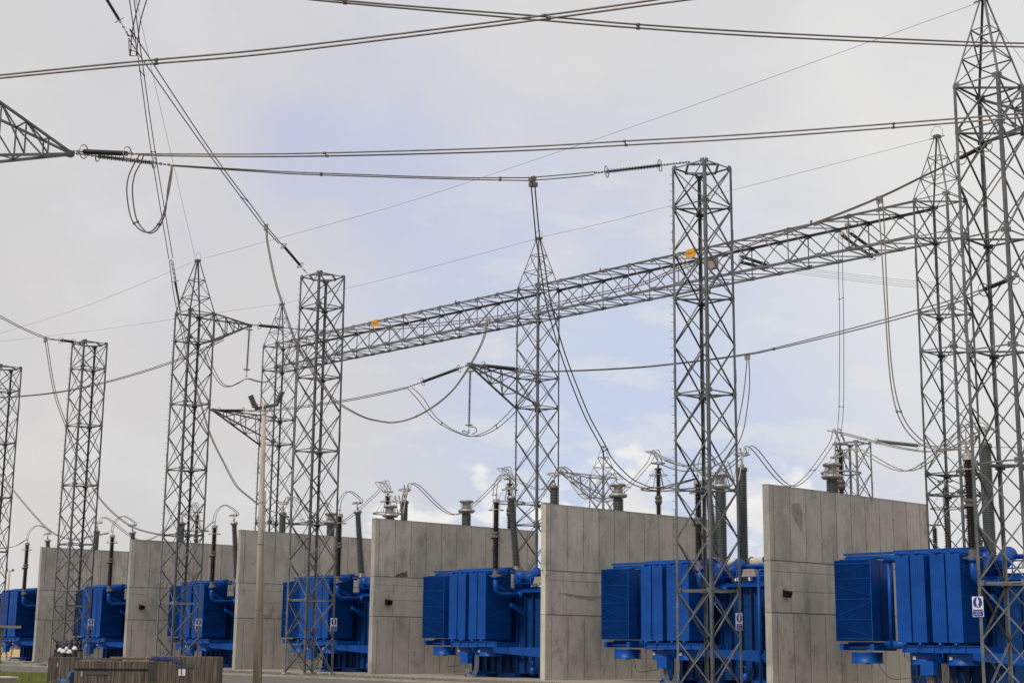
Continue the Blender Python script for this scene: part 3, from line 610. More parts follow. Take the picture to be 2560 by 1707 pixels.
    s = MB(); s.lathe((bx, by, 7.45), (bx, by, 7.82), [(0, .14), (.1, .23), (.35, .23), (.4, .17), (.6, .17), (.65, .23), (.9, .23), (1, .14)], 14); s.hexa([V(p) for p in ((bx-.30, by-.2, 7.4), (bx-.14, by-.2, 7.4), (bx-.14, by, 7.4), (bx-.30, by, 7.4), (bx-.26, by-.2, 7.56), (bx-.1, by-.2, 7.56), (bx-.1, by, 7.56), (bx-.26, by, 7.56))]); s.obj('middle_flange', greyb, bu); s = MB(); s.lathe((bx, by, 5.36), (bx, by, 5.78), [(0, .2), (.2, .2), (.3, .15), (1, .13)], 14); s.box(bx-.45, bx+.45, by-.06, by+.06, 5.36, 5.44); s.box(bx-.45, bx+.45, by+.12, by+.2, 5.36, 5.44); s.obj('bushing_flange', greyb, bu)
    s = MB(); s.lathe((bx, by, 9.38), (bx, by, 9.6), [(0, .11), (.2, .22), (1, .2)], 8)
    s.torus((bx, by, 9.0), (0, 0, 1), .42, .022)
    for sg in (-1, 1): s.rod((bx+sg*.16, by, 9.5), (bx+sg*.41, by, 9.0), .012); s.rod((bx, by+sg*.16, 9.5), (bx, by+sg*.41, 9.0), .012)
    s.cyl((bx-.05, by-.12, 9.0), (bx, by-.03, 9.62), .028, 6); s.cyl((bx, by, 9.6), (bx, by, 9.85), .035, 6); s.rod((bx-.32, by, 9.85), (bx+.05, by, 9.85), .07, .06); s.obj('bushing_ring', alu, bu)
    # leaning grey bushing on its turret
    b0, b1 = V((X(8.45), 58.7, 6.1)), V((X(8.36), 58.35, 9.78)); s = MB(); s.sheds(b0, b1, .17, .235, 44, 14, .145, .205); lb_ = s.obj('leaning_bushing', greyp, T, True)
    ax = (b1-b0).normalized(); s = MB(); s.lathe(b1, b1+ax*.3, [(0, .2), (.3, .2), (.35, .27), (.8, .27), (1, .16)], 14); s.cyl(b1+ax*.3, b1+ax*.62, .06, 8); s.torus(b1+ax*.75, (.2, -.25, 1), .32, .032); s.rod(b1+ax*.75-V((.3, 0, 0)), b1+ax*.75+V((.3, 0, 0)), .05); s.obj('bushing_cap', alu, lb_, True)
    s = MB(); s.lathe(b0-ax*.35, b0, [(0, .3), (.3, .3), (.5, .22), (1, .22)], 14); s.obj('bushing_base', greyb, lb_, True)
    s = MB(); s.lathe((X(8.75), 58.95, 4.72), (X(8.67), 58.8, 5.8), [(0, .45), (.6, .45), (.8, .36), (1, .34)], 18); s.lathe((X(10.6), 59.6, 4.72), (X(10.6), 59.6, 5.75), [(0, .4), (.55, .4), (.8, .3), (1, .1)], 20); s.cyl((X(9.6), 58.3, 5.15), (X(9.6), 59.3, 5.75), .34, 18); s.obj('turret', blue, T, True)
    # roof pipework
    s = MB(); s.cyl((X(9.6), 59.3, 5.6), (X(13.3), 59.3, 5.6), .11, 10); s.cyl((X(10.2), 60.4, 6.0), (X(13.3), 60.4, 6.0), .16, 12); s.cyl((X(9.2), 57.95, 5.05), (X(13.4), 57.95, 5.05), .03, 6); s.cyl((X(9.2), 57.95, 5.35), (X(13.4), 57.95, 5.35), .03, 6)
    for a in (9.4, 10.4, 11.4, 12.4, 13.3): s.cyl((X(a), 57.95, 4.7), (X(a), 57.95, 5.37), .03, 6)
    for a in (11.1, 12.6): s.cyl((X(a), 60.4, 4.7), (X(a), 60.4, 6.0), .09, 8)
    s.obj('roof_pipework', blue, T, True)
    MB().hexa([V(p) for p in ((X(11.0), 57.55, 5.02), (X(11.85), 57.55, 5.02), (X(11.85), 57.85, 5.02), (X(11.0), 57.85, 5.02), (X(11.12), 57.58, 5.38), (X(11.73), 57.58, 5.38), (X(11.73), 57.82, 5.38), (X(11.12), 57.82, 5.38))]).obj('floodlight_head', greybox, T)
    s = MB(); s.cyl((X(12.6), 57.7, 3.9), (X(12.6), 57.83, 3.9), .34, 20); s.box(X(12.0), X(13.3), 57.8, 57.995, 3.2, 4.5); s.obj('manhole_cover', dblue, T, True)
    s = MB(); s.box(X(13.45), X(14.0), 57.6, 59.0, 1.5, 3.9); s.box(X(12.7), X(13.2), 57.3, 57.75, 1.3, 2.5); s.obj('side_cabinet', blue, T)
    s = MB()
    for q in range(3): s.tube(spline([(X(13.0+.05*q), 57.2, 2.8), (X(12.85+.06*q), 57.1, 2.1), (X(13.0), 57.1, 1.5-.1*q), (X(13.2+.04*q), 57.15, 2.0), (X(13.25), 57.2, 2.7)], 5), .016, 5)
    s.cyl((X(12.95), 57.1, 2.0), (X(13.2), 57.1, 2.25), .09, 8); s.obj('white_cable_coil', greybox, T, True)
    s = MB()
    for z in (1.1, 1.5, 1.9, 2.5, 3.1): s.box(X(11.85), X(12.1), 57.6, 57.7, z, z+.05)
    s.cyl((X(11.97), 57.66, .2), (X(11.97), 57.66, 4.4), .022, 6); s.obj('cable_run', black, T)
    s = MB(); s.tube(spline([(bx+.25, by, 5.5), (bx+.55, by+.2, 5.3), (bx+.65, by+.7, 4.5), (bx+.6, 57.4, 4.2), (X(11.9), 57.6, 4.2)], 6), .02, 5); s.obj('earth_lead', black, T, True)
    s = MB(); s.cyl((X(11.4), 57.2, .1), (X(11.4), 57.2, .5), .14, 10); s.cyl((X(11.4), 57.2, .5), (X(11.4), 57.2, .8), .03, 6); s.torus((X(11.4), 57.2, .8), (0, 0, 1), .13, .02, 14, 5); s.obj('drain_valve', blue, T, True)
    return T
TL = ['large blue power transformer at the right edge, behind the big pointed column', 'blue power transformer behind the tall flat-topped column, second from right', 'blue power transformer fully in view right of centre', 'blue power transformer behind the flat-topped column next to the concrete pole', 'blue power transformer behind the pointed column with the arm, left half', 'blue power transformer just right of the gas cylinders, behind a lattice column', 'leftmost blue power transformer, cut by the left edge']
T2 = build_transformer(WALLX[2], TL[2])
for k in (0, 1, 3, 4, 5, 6):
    c = copy_tree(T2); c.location = (WALLX[k]+8, 58, -.1); c['label'] = TL[k]
# ------------------------------------------------------------------ conductors
def twin(name, label, A, B, r=.028, sp=(), m=wirem, cat='conductor', group=None):
    A, B = [V(p) for p in A], [V(p) for p in B]
    t = thing(name, label, cat, A[0], group)
    sa, sb = spline(A), spline(B)
    MB().tube(sa, r).obj('wire', m, t, True); MB().tube(sb, r).obj('wire', m, t, True)
    for f in sp:
        i = min(len(sa)-1, int(f*(len(sa)-1))); a = sa[i]
        b = min(sb, key=lambda q: (q-a).length)
        d = (sa[min(i+1, len(sa)-1)]-sa[max(i-1, 0)]).normalized()
        s = MB(); s.cyl(a, b, r*.8, 6); s.cyl(a-d*.05, a+d*.05, r*1.7, 8); s.cyl(b-d*.05, b+d*.05, r*1.7, 8); s.obj('spacer', m, t, True)
    return t
def shift(pl, dx, dy): return [(x+dx, y+dy) for x, y in pl]
def istring(label, p, q, a, b, rc, rs, n, ring=.22, m=rubber, group='insulator strings', rm=alu):
    p, q = V(p), V(q); t = thing('insulator_string', label, 'insulator', p, group); d = (q-p).normalized(); A, B = p.lerp(q, a), p.lerp(q, b)
    sh = MB()
    if rc < .04:
        sh.cyl(A, B, rc, 8)
        for k in range(n): c_ = A.lerp(B, (k+.5)/n); sh.lathe(c_-d*.012, c_+d*.012, [(0, rc), (.5, rs*(1 if k % 2 else .85)), (1, rc)], 12)
    else: sh.sheds(A, B, rc, rs, n, 10)
    sh.obj('ribbed_rod', m, t, True)
    for u, v in ((p, A), (B, q)):
        s = MB(); k = max(2, int((v-u).length/.14))
        for i in range(k):
            c = u.lerp(v, (i+.5)/k); s.torus(c, d.orthogonal() if i % 2 else d.cross(d.orthogonal()), .05, .016, 8, 5)
        s.cyl(u, v, .014, 6); s.obj('link_chain', greyb, t, True)
    if ring:
        for c in (A, B):
            s = MB(); s.torus(c, d, ring, .022, 22, 6); o = d.orthogonal().normalized()*ring; s.cyl(c-o, c+o, .015, 5); s.obj('corona_ring', rm, t, True)
    return t
# W3: from near arm string to the upper right
ar = pD(174, 381, 57)
istring('thick black string from the tip of the near arm, upper of the pair at left', pD(180, 378, 57), pD(345, 385.5, 56), .18, .84, .075, .10, 40, .26)
istring('thin spiky string from the tip of the near arm, lower of the pair at left', pD(180, 383, 57), pD(428, 413, 56.5), .26, .83, .02, .10, 30, .20)
twin('bus_conductor', 'twin conductor from the near arm rightwards across the whole photo to its right edge', pix([(345, 385), (640, 385.4), (880, 381), (1280, 368.6), (1600, 351), (1920, 332.6), (2560, 283.5), (2900, 253)], 56, 46), pix([(345, 387), (402, 389.7), (640, 392), (890, 389), (1280, 378), (1605, 361), (1920, 342.8), (2560, 293.7), (2900, 263)], 56, 46.3), sp=(.26, .56, .80), group='long overhead twin conductors')
twin('bus_conductor', 'twin conductor from the near arm to the top of the tall flat-topped column', pix([(428, 413), (640, 425.6), (768, 432), (1114, 443.5), (1280, 444.5), (1331, 443.5), (1427, 435.6), (1487, 430)], 56.5, 65), pix([(428, 415), (640, 429), (768, 436.5), (1114, 447.4), (1280, 451), (1337, 450.6), (1442, 442), (1484, 437)], 56.5, 65.3), sp=(.31, .55), group='long overhead twin conductors')
istring('ribbed string with two rings ending at the tall flat-topped column', pD(1485, 433, 65), pD(1726, 405, 66), .13, .68, .039, .10, 36, .26)
twin('bus_conductor', 'thick looking twin conductor rising from the left edge to the top edge of the photo', pix([(-150, 204), (0, 188.4), (310, 157), (640, 127), (1000, 85), (1360, 39), (1600, 6), (1800, -24)], 41, 38), pix([(-150, 211), (0, 196), (310, 166), (640, 138), (1000, 95), (1372, 47), (1600, 16), (1800, -10)], 41.3, 38.3), sp=(.33, .72), group='long overhead twin conductors')
twin('bus_conductor', 'thick looking twin conductor falling gently from the top edge to the upper right', pix([(700, -14), (936, 9), (1372, 43), (1595, 62), (1920, 82.6), (2380, 104), (2560, 109), (2800, 114)], 38, 44), pix([(700, -8), (936, 15), (1372, 53), (1595, 71), (1920, 92.4), (2380, 113), (2560, 118), (2800, 124)], 38.3, 44.3), sp=(.12, .44, .78), group='long overhead twin conductors')
# W5 towards the column beside the concrete pole
istring('black string hanging from beyond the top edge at upper left', pD(240, -45, 73), pD(323, 92, 74), .1, .70, .06, .095, 40, .24)
twin('bus_conductor', 'steep twin conductor from the upper left down to the flat-topped column beside the concrete pole', pix([(333, 92), (341, 96), (522, 370.5), (640, 529.7), (664, 563), (704, 611)], 74, 86), pix([(321, 96), (328, 107), (372, 172), (518, 379), (640, 543), (660, 568), (697, 609)], 74, 86.2), sp=(.55,), m=wiredk, group='long overhead twin conductors')
istring('black string with two rings above the flat-topped column beside the concrete pole', pD(704, 609, 86), pD(768, 684, 87.2), .08, .72, .05, .085, 36, .22)
twin('jumper_loop', 'pair of curved wires dropping from the top edge at upper left', pix([(352, -10), (339, 40), (330, 85), (326, 140)], 72, 74), pix([(370, -10), (352, 50), (345, 100), (341, 140)], 72, 74), sp=(.95,), m=wiredk)
s = MB()
for q in (((323, 97), (322, 110), (324, 140)), ((333, 95), (340, 112), (341, 140))): s.tube(spline([pD(a, b, 74) for a, b in q], 5), .03, 6)
s.cyl(pD(324, 140, 74), pD(341, 140, 74), .03, 6); s.cyl(pD(318, 88, 74), pD(334, 93, 74), .06, 6)
tag(s.obj('yoke_bracket', alu), 'pale looped bracket at the lower end of the upper-left string', 'bracket')
twin('bus_conductor', 'nearly vertical twin conductor from the top edge down to the pointed column at left centre', pix([(322, -10), (350, 178), (378, 380), (422, 647)], 70, 97), pix([(334, -10), (357, 165), (388, 380), (432, 645)], 70, 97), sp=(.37, .70), m=wiredk, group='long overhead twin conductors')
istring('dark string with two rings hanging beside the pointed column at left centre', pD(427, 648, 97), pD(452, 779, 97.5), .42, .84, .06, .09, 30, .22)
twin('dropper', 'twin dropper hanging from the top of the pointed column down behind the concrete pole', pix([(423, 650), (432, 720), (440, 765), (461, 865), (472, 923), (494, 987), (523, 1083), (560, 1160), (588, 1212), (616, 1238), (661, 1270), (723, 1291)], 97, 97), pix([(432, 650), (441, 710), (447, 764), (464, 850), (476, 923), (497, 987), (526, 1083), (563, 1160), (592, 1212), (620, 1238), (664, 1270), (723, 1293)], 97.3, 97), group='hanging droppers')
# B
istring('short black string with two rings at the flat-topped column at left', pD(141, 849, 105), pD(211, 858, 108), .16, .60, .06, .10, 20, .22)
twin('bus_conductor', 'twin conductor entering at the left edge towards the flat-topped column at left', pix([(-60, 763), (0, 789), (57, 819), (113, 842), (141, 849)], 96, 105), pix([(-60, 768), (0, 794), (57, 823), (113, 846), (141, 850)], 96.2, 105), group='long overhead twin conductors')
twin('dropper', 'twin dropper falling from the left conductor past the flat-topped column at left', pix([(111.5, 846), (134, 979), (163, 1065), (182, 1120), (210, 1180), (244, 1240), (279, 1280), (319, 1311), (352, 1326), (405, 1338)], 104, 110), pix([(117, 846), (138, 975), (167, 1062), (186, 1118), (213, 1179), (246, 1238), (281, 1278), (321, 1309), (354, 1324), (405, 1336)], 104.2, 110), group='hanging droppers')
twin('dropper', 'low twin conductor curving down from the left edge to the second bushing from left', pix([(-30, 1150), (19, 1210), (81, 1284), (123, 1326), (160, 1345), (194, 1349), (226, 1342), (272, 1333)], 117, 109), pix([(-30, 1146), (19, 1206), (81, 1280), (123, 1323), (160, 1342), (194, 1346), (226, 1339), (272, 1331)], 117.2, 109), group='hanging droppers')
# D dropper
twin('dropper', 'long twin dropper sagging in a deep curve across the photo centre, left of the arm', pix([(664, 565), (668, 610), (686, 700), (707, 767), (736, 850), (768, 910.5), (793, 949), (831, 996.6), (863, 1020), (911, 1044), (959, 1055), (991, 1055.6), (1035, 1044), (1086, 1016), (1134, 974), (1176, 914), (1208, 853), (1221, 805)], 85, 84), pix([(667, 567), (671, 610), (689, 699), (710, 766), (739, 849), (771, 909), (796, 946), (834, 994), (866, 1018), (912, 1042), (959, 1053), (991, 1054), (1035, 1042), (1086, 1013), (1134, 971), (1174, 912), (1205, 852), (1217, 805)], 85.2, 84), sp=(.72,), group='hanging droppers')
# E dropper
twin('dropper', 'twin dropper falling from the upper conductor past the middle far column towards the right-hand bushings', pix([(1328, 448), (1328, 464), (1340, 593), (1348, 644), (1363, 746), (1385, 830), (1407, 900), (1433, 971), (1465, 1047), (1503, 1118), (1517, 1154), (1565, 1199), (1598, 1216), (1641, 1225), (1693, 1211), (1740, 1197)], 62, 72), pix([(1335, 444), (1337, 464), (1349, 590), (1360, 650), (1374, 740), (1396, 830), (1418, 900), (1445, 971), (1476, 1045), (1513, 1112), (1530, 1145), (1572, 1190), (1602, 1208), (1641, 1219), (1693, 1207), (1740, 1195)], 62.2, 72), sp=(.30, .62), m=wiredk, group='hanging droppers')
s = MB()
for px_, py_, d_ in ((1328, 449, 62), (1334, 447, 62.1), (1329, 462, 62), (1337, 462, 62)): s.box(*sum(([c-.09, c+.09] for c in pD(px_, py_, d_)), []))
tag(s.obj('conductor_clamp', greyb), 'bolted clamp on the conductor above the middle far column', 'clamp', 'dropper clamps')
for cx_, cy_, d_, lb_ in ((2199, 497, 64.5, 'right end of the truss beam'), (1220, 802, 84, 'truss beam behind the middle arm'), (665, 566, 85, 'steep conductor above the column beside the pole'), (1868, 889, 79, 'lower conductor right of the tall column'), (113, 848, 104, 'left conductor at the flat-topped column')):
    s = MB()
    for q in (-.09, .09): c = pD(cx_, cy_, d_)+V((q, 0, 0)); s.rod(c+V((0, 0, .12)), c-V((0, 0, .22)), .11)
    c = pD(cx_, cy_, d_); s.rod(c-V((.15, 0, 0)), c+V((.15, 0, 0)), .1); tag(s.obj('conductor_clamp', greybox), 'bolted double clamp on the '+lb_, 'clamp', 'dropper clamps')
twin('dropper', 'twin dropper bending down behind the right edge of the tall flat-topped column', pix([(1868, 893), (1862, 960), (1853, 1020), (1838, 1080), (1808, 1128), (1779, 1149), (1745, 1160), (1700, 1163), (1660, 1150)], 79, 78), pix([(1872, 893), (1874, 960), (1868, 1020), (1857, 1080), (1832, 1130), (1795, 1160), (1750, 1175), (1700, 1176), (1650, 1160)], 79.2, 78), sp=(.62,), group='hanging droppers')
# W8
istring('black two-ringed string pulling right from the arm of the left-centre pointed column', pD(629, 812, 97.5), pD(740, 822, 96), .18, .68, .065, .10, 30, .22)
twin('bus_conductor', 'twin conductor along the truss beam, rising to the right edge tower', pix([(740, 822), (830, 826), (927, 822), (1023, 813), (1118, 805), (1224, 792.5), (1280, 783), (1440, 745), (1599, 708), (1679, 676), (1838, 622), (1920, 595), (2045, 553.6), (2197, 493), (2304, 442), (2384, 404)], 96, 60), pix([(740, 824), (830, 831), (927, 828), (1023, 820), (1118, 812), (1224, 799), (1280, 790), (1440, 752), (1599, 714), (1679, 682), (1838, 627), (1920, 599), (2045, 557), (2197, 496), (2304, 444.5), (2384, 405)], 96, 60.2), sp=(.3,), group='long overhead twin conductors')
istring('black ribbed string inside the big pointed column at right, near its top', pD(2384, 404, 60), pD(2480, 355, 57), .18, .85, .039, .092, 24, .26)
# W10, W9
gt = pD(532.5, 1027, 112)
istring('black string lying along the top of the small far arm behind the concrete pole', pD(536, 1026, 112), pD(620, 1026, 111), .14, .86, .07, .11, 30, .24)
twin('bus_conductor', 'twin conductor from the concrete pole area up to the string left of the middle arm', pix([(620, 1026), (659, 1025), (745, 1016), (863, 999), (950, 982), (1019, 967)], 111, 94), pix([(620, 1028), (659, 1028), (745, 1020), (863, 1003), (950, 986), (1019, 970)], 111, 94.2), sp=(.05, .45), group='long overhead twin conductors')
istring('long black string slanting up to the tip of the middle arm', pD(1019, 968, 94), pD(1172, 912, 92), .25, .84, .065, .10, 40, .24)
istring('long black string lying over the middle arm, pointing right', pD(1180, 911, 92), pD(1345, 928, 89), .17, .70, .075, .115, 44, .24)
twin('bus_conductor', 'twin conductor from the middle arm passing behind the tall flat-topped column to the right edge', pix([(1335, 927), (1347, 928.6), (1478, 924), (1599, 917), (1679, 909), (1774, 897.7), (1868, 884), (1920, 873.8), (2079, 834), (2213, 798), (2296, 774), (2395, 745), (2450, 725)], 89, 58), pix([(1335, 928), (1347, 930), (1478, 926), (1599, 919), (1679, 911), (1774, 900), (1868, 887), (1920, 877), (2079, 840), (2213, 806), (2296, 783), (2395, 755), (2450, 733)], 89, 58.2), sp=(.12, .6), group='long overhead twin conductors')
istring('black ribbed string inside the big pointed column at right, at middle height', pD(2450, 728, 58), pD(2545, 690, 56), .1, .9, .039, .092, 24, .26)
istring('long spiky string hanging from the tip of the middle arm', pX(1175.8, 918, -66.9), pX(1172, 1086, -66.9), .06, .86, .03, .105, 46, .22)
twin('jumper_loop', 'twin jumper under the middle arm, held by the hanging spiky string', pix([(1019, 970), (1046, 1000), (1077, 1040), (1106, 1063), (1140, 1080), (1172, 1090), (1200, 1085), (1240, 1062), (1290, 1010), (1340, 940)], 94, 90), pix([(1030, 968), (1058, 995), (1084, 1035), (1114, 1062), (1150, 1082), (1180, 1090), (1212, 1086), (1254, 1062), (1304, 1012), (1350, 945)], 94, 90), sp=(.33, .78), group='jumpers under the arms')
twin('corona_loop', 'pair of small oval loops under the long hanging spiky string', pix([(1172, 1083), (1160, 1076), (1156, 1080), (1170, 1086)], 92, 92), pix([(1176, 1067), (1188, 1068), (1191, 1078), (1180, 1085)], 92, 92), .03)
istring('spiky string hanging from the arm of the pointed column at left centre', pX(624, 815, -85.36), pX(616, 943, -85.36), .07, .85, .03, .105, 36, .22)
twin('jumper_loop', 'twin jumper under the arm of the pointed column at left centre', pix([(508, 874), (523, 915), (548, 957), (570, 967), (596, 958), (616, 947), (640, 953), (660, 956), (680, 945), (705, 915), (735, 828)], 97, 97), pix([(516, 874), (530, 912), (553, 954), (574, 965), (600, 954), (620, 946), (645, 952), (663, 954), (683, 942), (709, 912), (741, 828)], 97.3, 97), group='jumpers under the arms')
twin('bus_conductor', 'twin conductor from the left edge up to the pointed column at left centre', pix([(-80, 990), (0, 992), (54, 989.5), (140, 980), (223, 963.5), (316, 939.6), (427, 904), (510, 870), (560, 845)], 113, 98), pix([(-80, 993), (0, 994), (54, 991), (140, 982), (223, 966.5), (316, 943), (427, 908), (510, 874), (560, 850)], 113, 98.2), sp=(.5,), group='long overhead twin conductors')
# loop beside the near arm
twin('jumper_loop', 'large hanging twin loop under the two strings of the near arm', pix([(349, 388), (338, 405), (322, 440), (317, 480), (326, 540), (345, 570), (368, 581), (388, 570), (408, 535), (424, 470), (430, 425), (430, 415)], 56, 56.5), pix([(359, 389), (350, 410), (336, 440), (331, 480), (339, 540), (355, 570), (375, 583), (394, 572), (412, 535), (420, 470), (428, 425), (430, 413)], 56.2, 56.5), sp=(.42, .68), m=wirem, group='jumpers under the arms')
# droppers at right
twin('dropper', 'straight twin dropper hanging from the truss beam at right down to the far ringed post', pix([(2096, 595), (2096.5, 700), (2099, 790), (2098, 1000), (2094, 1075)], 88, 89), pix([(2106, 595), (2107, 700), (2109, 800), (2109, 1000), (2102, 1092)], 88, 89), .02, sp=(.42, .8), group='hanging droppers')
twin('dropper', 'curved twin dropper left of the far pointed column at right', pix([(2194, 495), (2201, 576), (2208.6, 700), (2215, 805), (2221, 898), (2229, 971), (2242, 1028), (2264, 1073), (2299, 1108), (2335, 1122.6), (2366, 1125.7), (2404, 1122)], 65, 60), pix([(2206, 493), (2211, 576), (2216, 700), (2221, 805), (2227, 895), (2236, 965), (2250, 1022), (2272, 1066), (2306, 1101), (2338, 1118), (2366, 1122), (2404, 1120)], 65.2, 60), sp=(.55,), m=wirem, group='hanging droppers')
for i, (a, b) in enumerate((((2100, 585), (2190, 650)), ((2122, 580), (2205, 640)))):
    istring('slanting black string behind the truss beam at right, '+('lower' if i == 0 else 'upper')+' of the two', pD(*a, 88), pD(*b, 92), .05, .88, .06, .10, 30, .22)
for i, (a, b) in enumerate((((1850, 640), (1925, 665)), ((1850, 655), (1920, 672)))):
    istring('slanting black string in the truss beam right of the tall column, '+('upper' if i == 0 else 'lower')+' of the two', pD(*a, 88), pD(*b, 90), .05, .88, .06, .10, 30, .2)
# thin far lines
for i, (dy, lb) in enumerate(((0, 'top'), (5, 'second'), (11, 'third'), (16, 'bottom'))):
    pts = pix([(1960, 663+dy), (2100, 682+dy), (2280, 702+dy), (2420, 712+dy)], 120, 150)
    o = MB().tube(spline(pts), .012, 5).obj('far_line', wiredk, None, True); tag(o, lb+' of four thin far lines under the truss beam at right', 'wire', 'thin far lines at right')
# earth wires
def line(label, pl, d0, d1, r=.009):
    o = MB().tube(spline(pix(pl, d0, d1)), r, 5).obj('earth_wire', wiredk, None, True); tag(o, label, 'wire', 'thin earth wires')
line('thin wire from the top edge down to the left-centre pointed column', [(338, -10), (410, 310), (487, 640)], 60, 97)
line('thin wire from the left-centre peak to the peak of the big right column', [(513, 645), (640, 611), (991, 513.7), (1280, 419), (1634, 299), (1920, 197), (2450, 6)], 97, 56)
line('thin wire from the left-centre peak down to the left edge', [(478, 656), (377, 700), (204, 768.6), (67, 813), (-40, 845)], 97, 130)
line('lowest thin wire at the left edge, from the small far peak', [(700, 760), (640, 768), (537, 783), (427, 799), (204, 830), (-40, 858)], 115, 150)
line('thin wire between the small far peak and the middle far peak', [(706, 759), (745, 750), (869, 721), (1100, 662), (1331, 600), (1349, 594)], 115, 94)
line('thin wire between the middle far peak and the far peak at right', [(1352, 593), (1500, 560), (1669, 516.6), (1835, 475), (1920, 453), (2320, 350), (2343, 346)], 94, 73)
line('thin wire leaving the top of the big pointed column to the right edge', [(2458, 5), (2478, 45), (2570, 170)], 56, 50)
# bus links among the posts, one set per bay
def arch(p, q, up, sg): p, q = V(p), V(q); return [p, p.lerp(q, .12)+V((0, 0, up)), p.lerp(q, .5)+V((0, 0, up*.4-sg)), p.lerp(q, .85)-V((0, 0, sg*.5)), q]
OFF = V((.28, .1, 0))
BX = lambda k: V((WALLX[k]+9.8-.3, 55.85, 9.88))
LX = lambda k: V((WALLX[k]+8.36, 58.28, 10.5))
PT = lambda k: V((PX(k), 64, 11.95))
AT = {0: AX[0], 1: AX[1], 2: AX[2], 3: AX[3], 5: AX[4]}
for k in range(7):
    b, l = BX(k), LX(k); p = [b, b+V((-.1, .25, .7)), (b+l)/2+V((0, 0, .95)), l+V((.25, 0, .2)), l]
    twin('bushing_link', 'small arched double wire joining the two bushings in '+BAY[k], p, [q+V((.22, .05, 0)) for q in p], .024, m=wirem, cat='conductor', group='arched links between bushings')
    if k in AT:
        a = V((AT[k], 75, 13.75)); p = [a, a+V((.1, -.6, .55)), a+V((.9, -2, .4)), PT(k).lerp(a, .35)-V((0, 0, .9)), PT(k)]
        if k == 5: p = [a, a+V((.1, -.6, .6)), a.lerp(PT(k), .5)-V((0, 0, .6)), PT(k)]
        twin('post_link', 'arched double conductor from ringed cage to grey post in '+BAY[k], p, [q+OFF for q in p], .031, sp=(.6,), m=alu, group='links between the posts')
for k, X in ((0, -43.1), (1, -50.2), (2, -57.6), (3, -78.0), (4, -85.2)):
    h = V((X, 62, 10.95)); a = PT(k) if k not in (0,) else PT(0); a = PT(k)
    if k in (0, 1): a, h = PT(k), V((X, 62, 10.95))
    p = [a, a.lerp(h, .12)+V((0, 0, .35)), a.lerp(h, .5)-V((0, 0, 1.3)), a.lerp(h, .85)+V((0, 0, .25)), h]
    twin('post_link', 'sagging double conductor from grey post to double ring head in '+BAY[k], p, [q+OFF for q in p], .031, sp=(.45,), m=alu, group='links between the posts')
for k, kn in ((6, 5), (4, 3), (3, 2), (2, 1), (1, 0)):
    a = PT(k); h = V((AT[kn], 75, 13.9)); p = [a, a.lerp(h, .08)+V((0, 0, .3)), a.lerp(h, .45)-V((0, 0, 2.2)), a.lerp(h, .85)-V((0, 0, .3)), h+V((-.2, -.3, .7)), h]
    twin('post_link', 'long sagging double conductor to the next cage from '+BAY[k], p, [q+OFF for q in p], .031, sp=(.5,), m=alu, group='links between the posts')
for k in (4, 6):
    a = BX(k); d_ = {4: pD(405, 1337, 110), 5: pD(60, 1262, 118), 6: pD(-60, 1360, 125)}[k]; q = d_
    p = [a, a.lerp(q, .25)-V((0, 0, .5)), a.lerp(q, .6)-V((0, 0, 1.1 if k == 5 else .5)), q]
    twin('bushing_dropper', 'low sagging double conductor reaching the brown bushing in '+BAY[k], p, [z+V((.15, .1, .05)) for z in p], .022, m=wirem, group='low conductors to the bushings')
# distant string and conductor at right
istring('long thin grey string beyond the highest wall, at the small distant column', pD(2180, 1101, 140), pD(2300, 1114, 136), .1, .95, .12, .17, 40, .3, greyp)
line('thin conductor continuing from the long grey far string to the right edge', [(2300, 1114), (2430, 1117), (2600, 1119)], 136, 130, .03)
# gear seen between the rightmost wall and the transformer
fx, fy = pY(2362, 1203, 84).x, 84
t = thing('caged_arrester', 'smaller dark ringed post seen through the far pointed column at right', 'surge arrester', (fx, fy, 0), 'dark ribbed posts with ring cages'); stand(t, fx, fy, 3)
ztf = pY(2362, 1203, 84).z
MB().sheds((fx, fy, 3), (fx, fy, ztf-.4), .13, .2, 56, 12).obj('ribbed_body', brown, t, True); MB().torus((fx, fy, ztf), (0, 0, 1), .45, .04).obj('top_ring', alu, t, True); MB().torus((fx, fy, ztf-.8), (0, 0, 1), .6, .03).obj('middle_ring', alu, t, True); MB().torus((fx, fy, ztf-1.7), (0, 0, 1), .95, .04, 30).obj('large_ring', alu, t, True)
s = MB(); s.cyl((fx, fy, ztf-.4), (fx, fy, ztf), .07, 8)
for a in range(4): s.cyl((fx, fy, ztf-.3), (fx+.95*math.cos(a*1.571+.4), fy+.95*math.sin(a*1.571+.4), ztf-1.7), .015, 5)
s.obj('ring_struts', alu, t, True)
q = pY(2336, 1312, 92); t = thing('disconnector_post', 'low far post with pale ring cap between the rightmost wall and the far column', 'post insulator', (q.x, 92, 0)); stand(t, q.x, 92, q.z-1.7)
MB().sheds((q.x, 92, q.z-1.6), (q.x, 92, q.z-.2), .12, .2, 12).obj('ribbed_body', rubber, t, True); s = MB(); s.torus((q.x, 92, q.z), (0, 0, 1), .42, .05); s.cyl((q.x, 92, q.z-.2), (q.x, 92, q.z+.1), .08, 8); s.obj('ring_cap', alu, t, True)
a_, b_ = pY(1640, 1412, 74), pY(1925, 1403, 74); t = thing('bus_duct', 'thick cream pipe running behind the second transformer from the right', 'bus duct', a_)
s = MB(); s.cyl(a_, b_, .27, 20); s.obj('duct', cream, t, True)
s = MB()
for f in (.15, .5, .85): c = a_.lerp(b_, f); d = (b_-a_).normalized(); s.cyl(c-d*.04, c+d*.04, .34, 20); s.rod((c.x, c.y, -.1), (c.x, c.y, c.z-.25), .2)
s.obj('flange', steel, t)
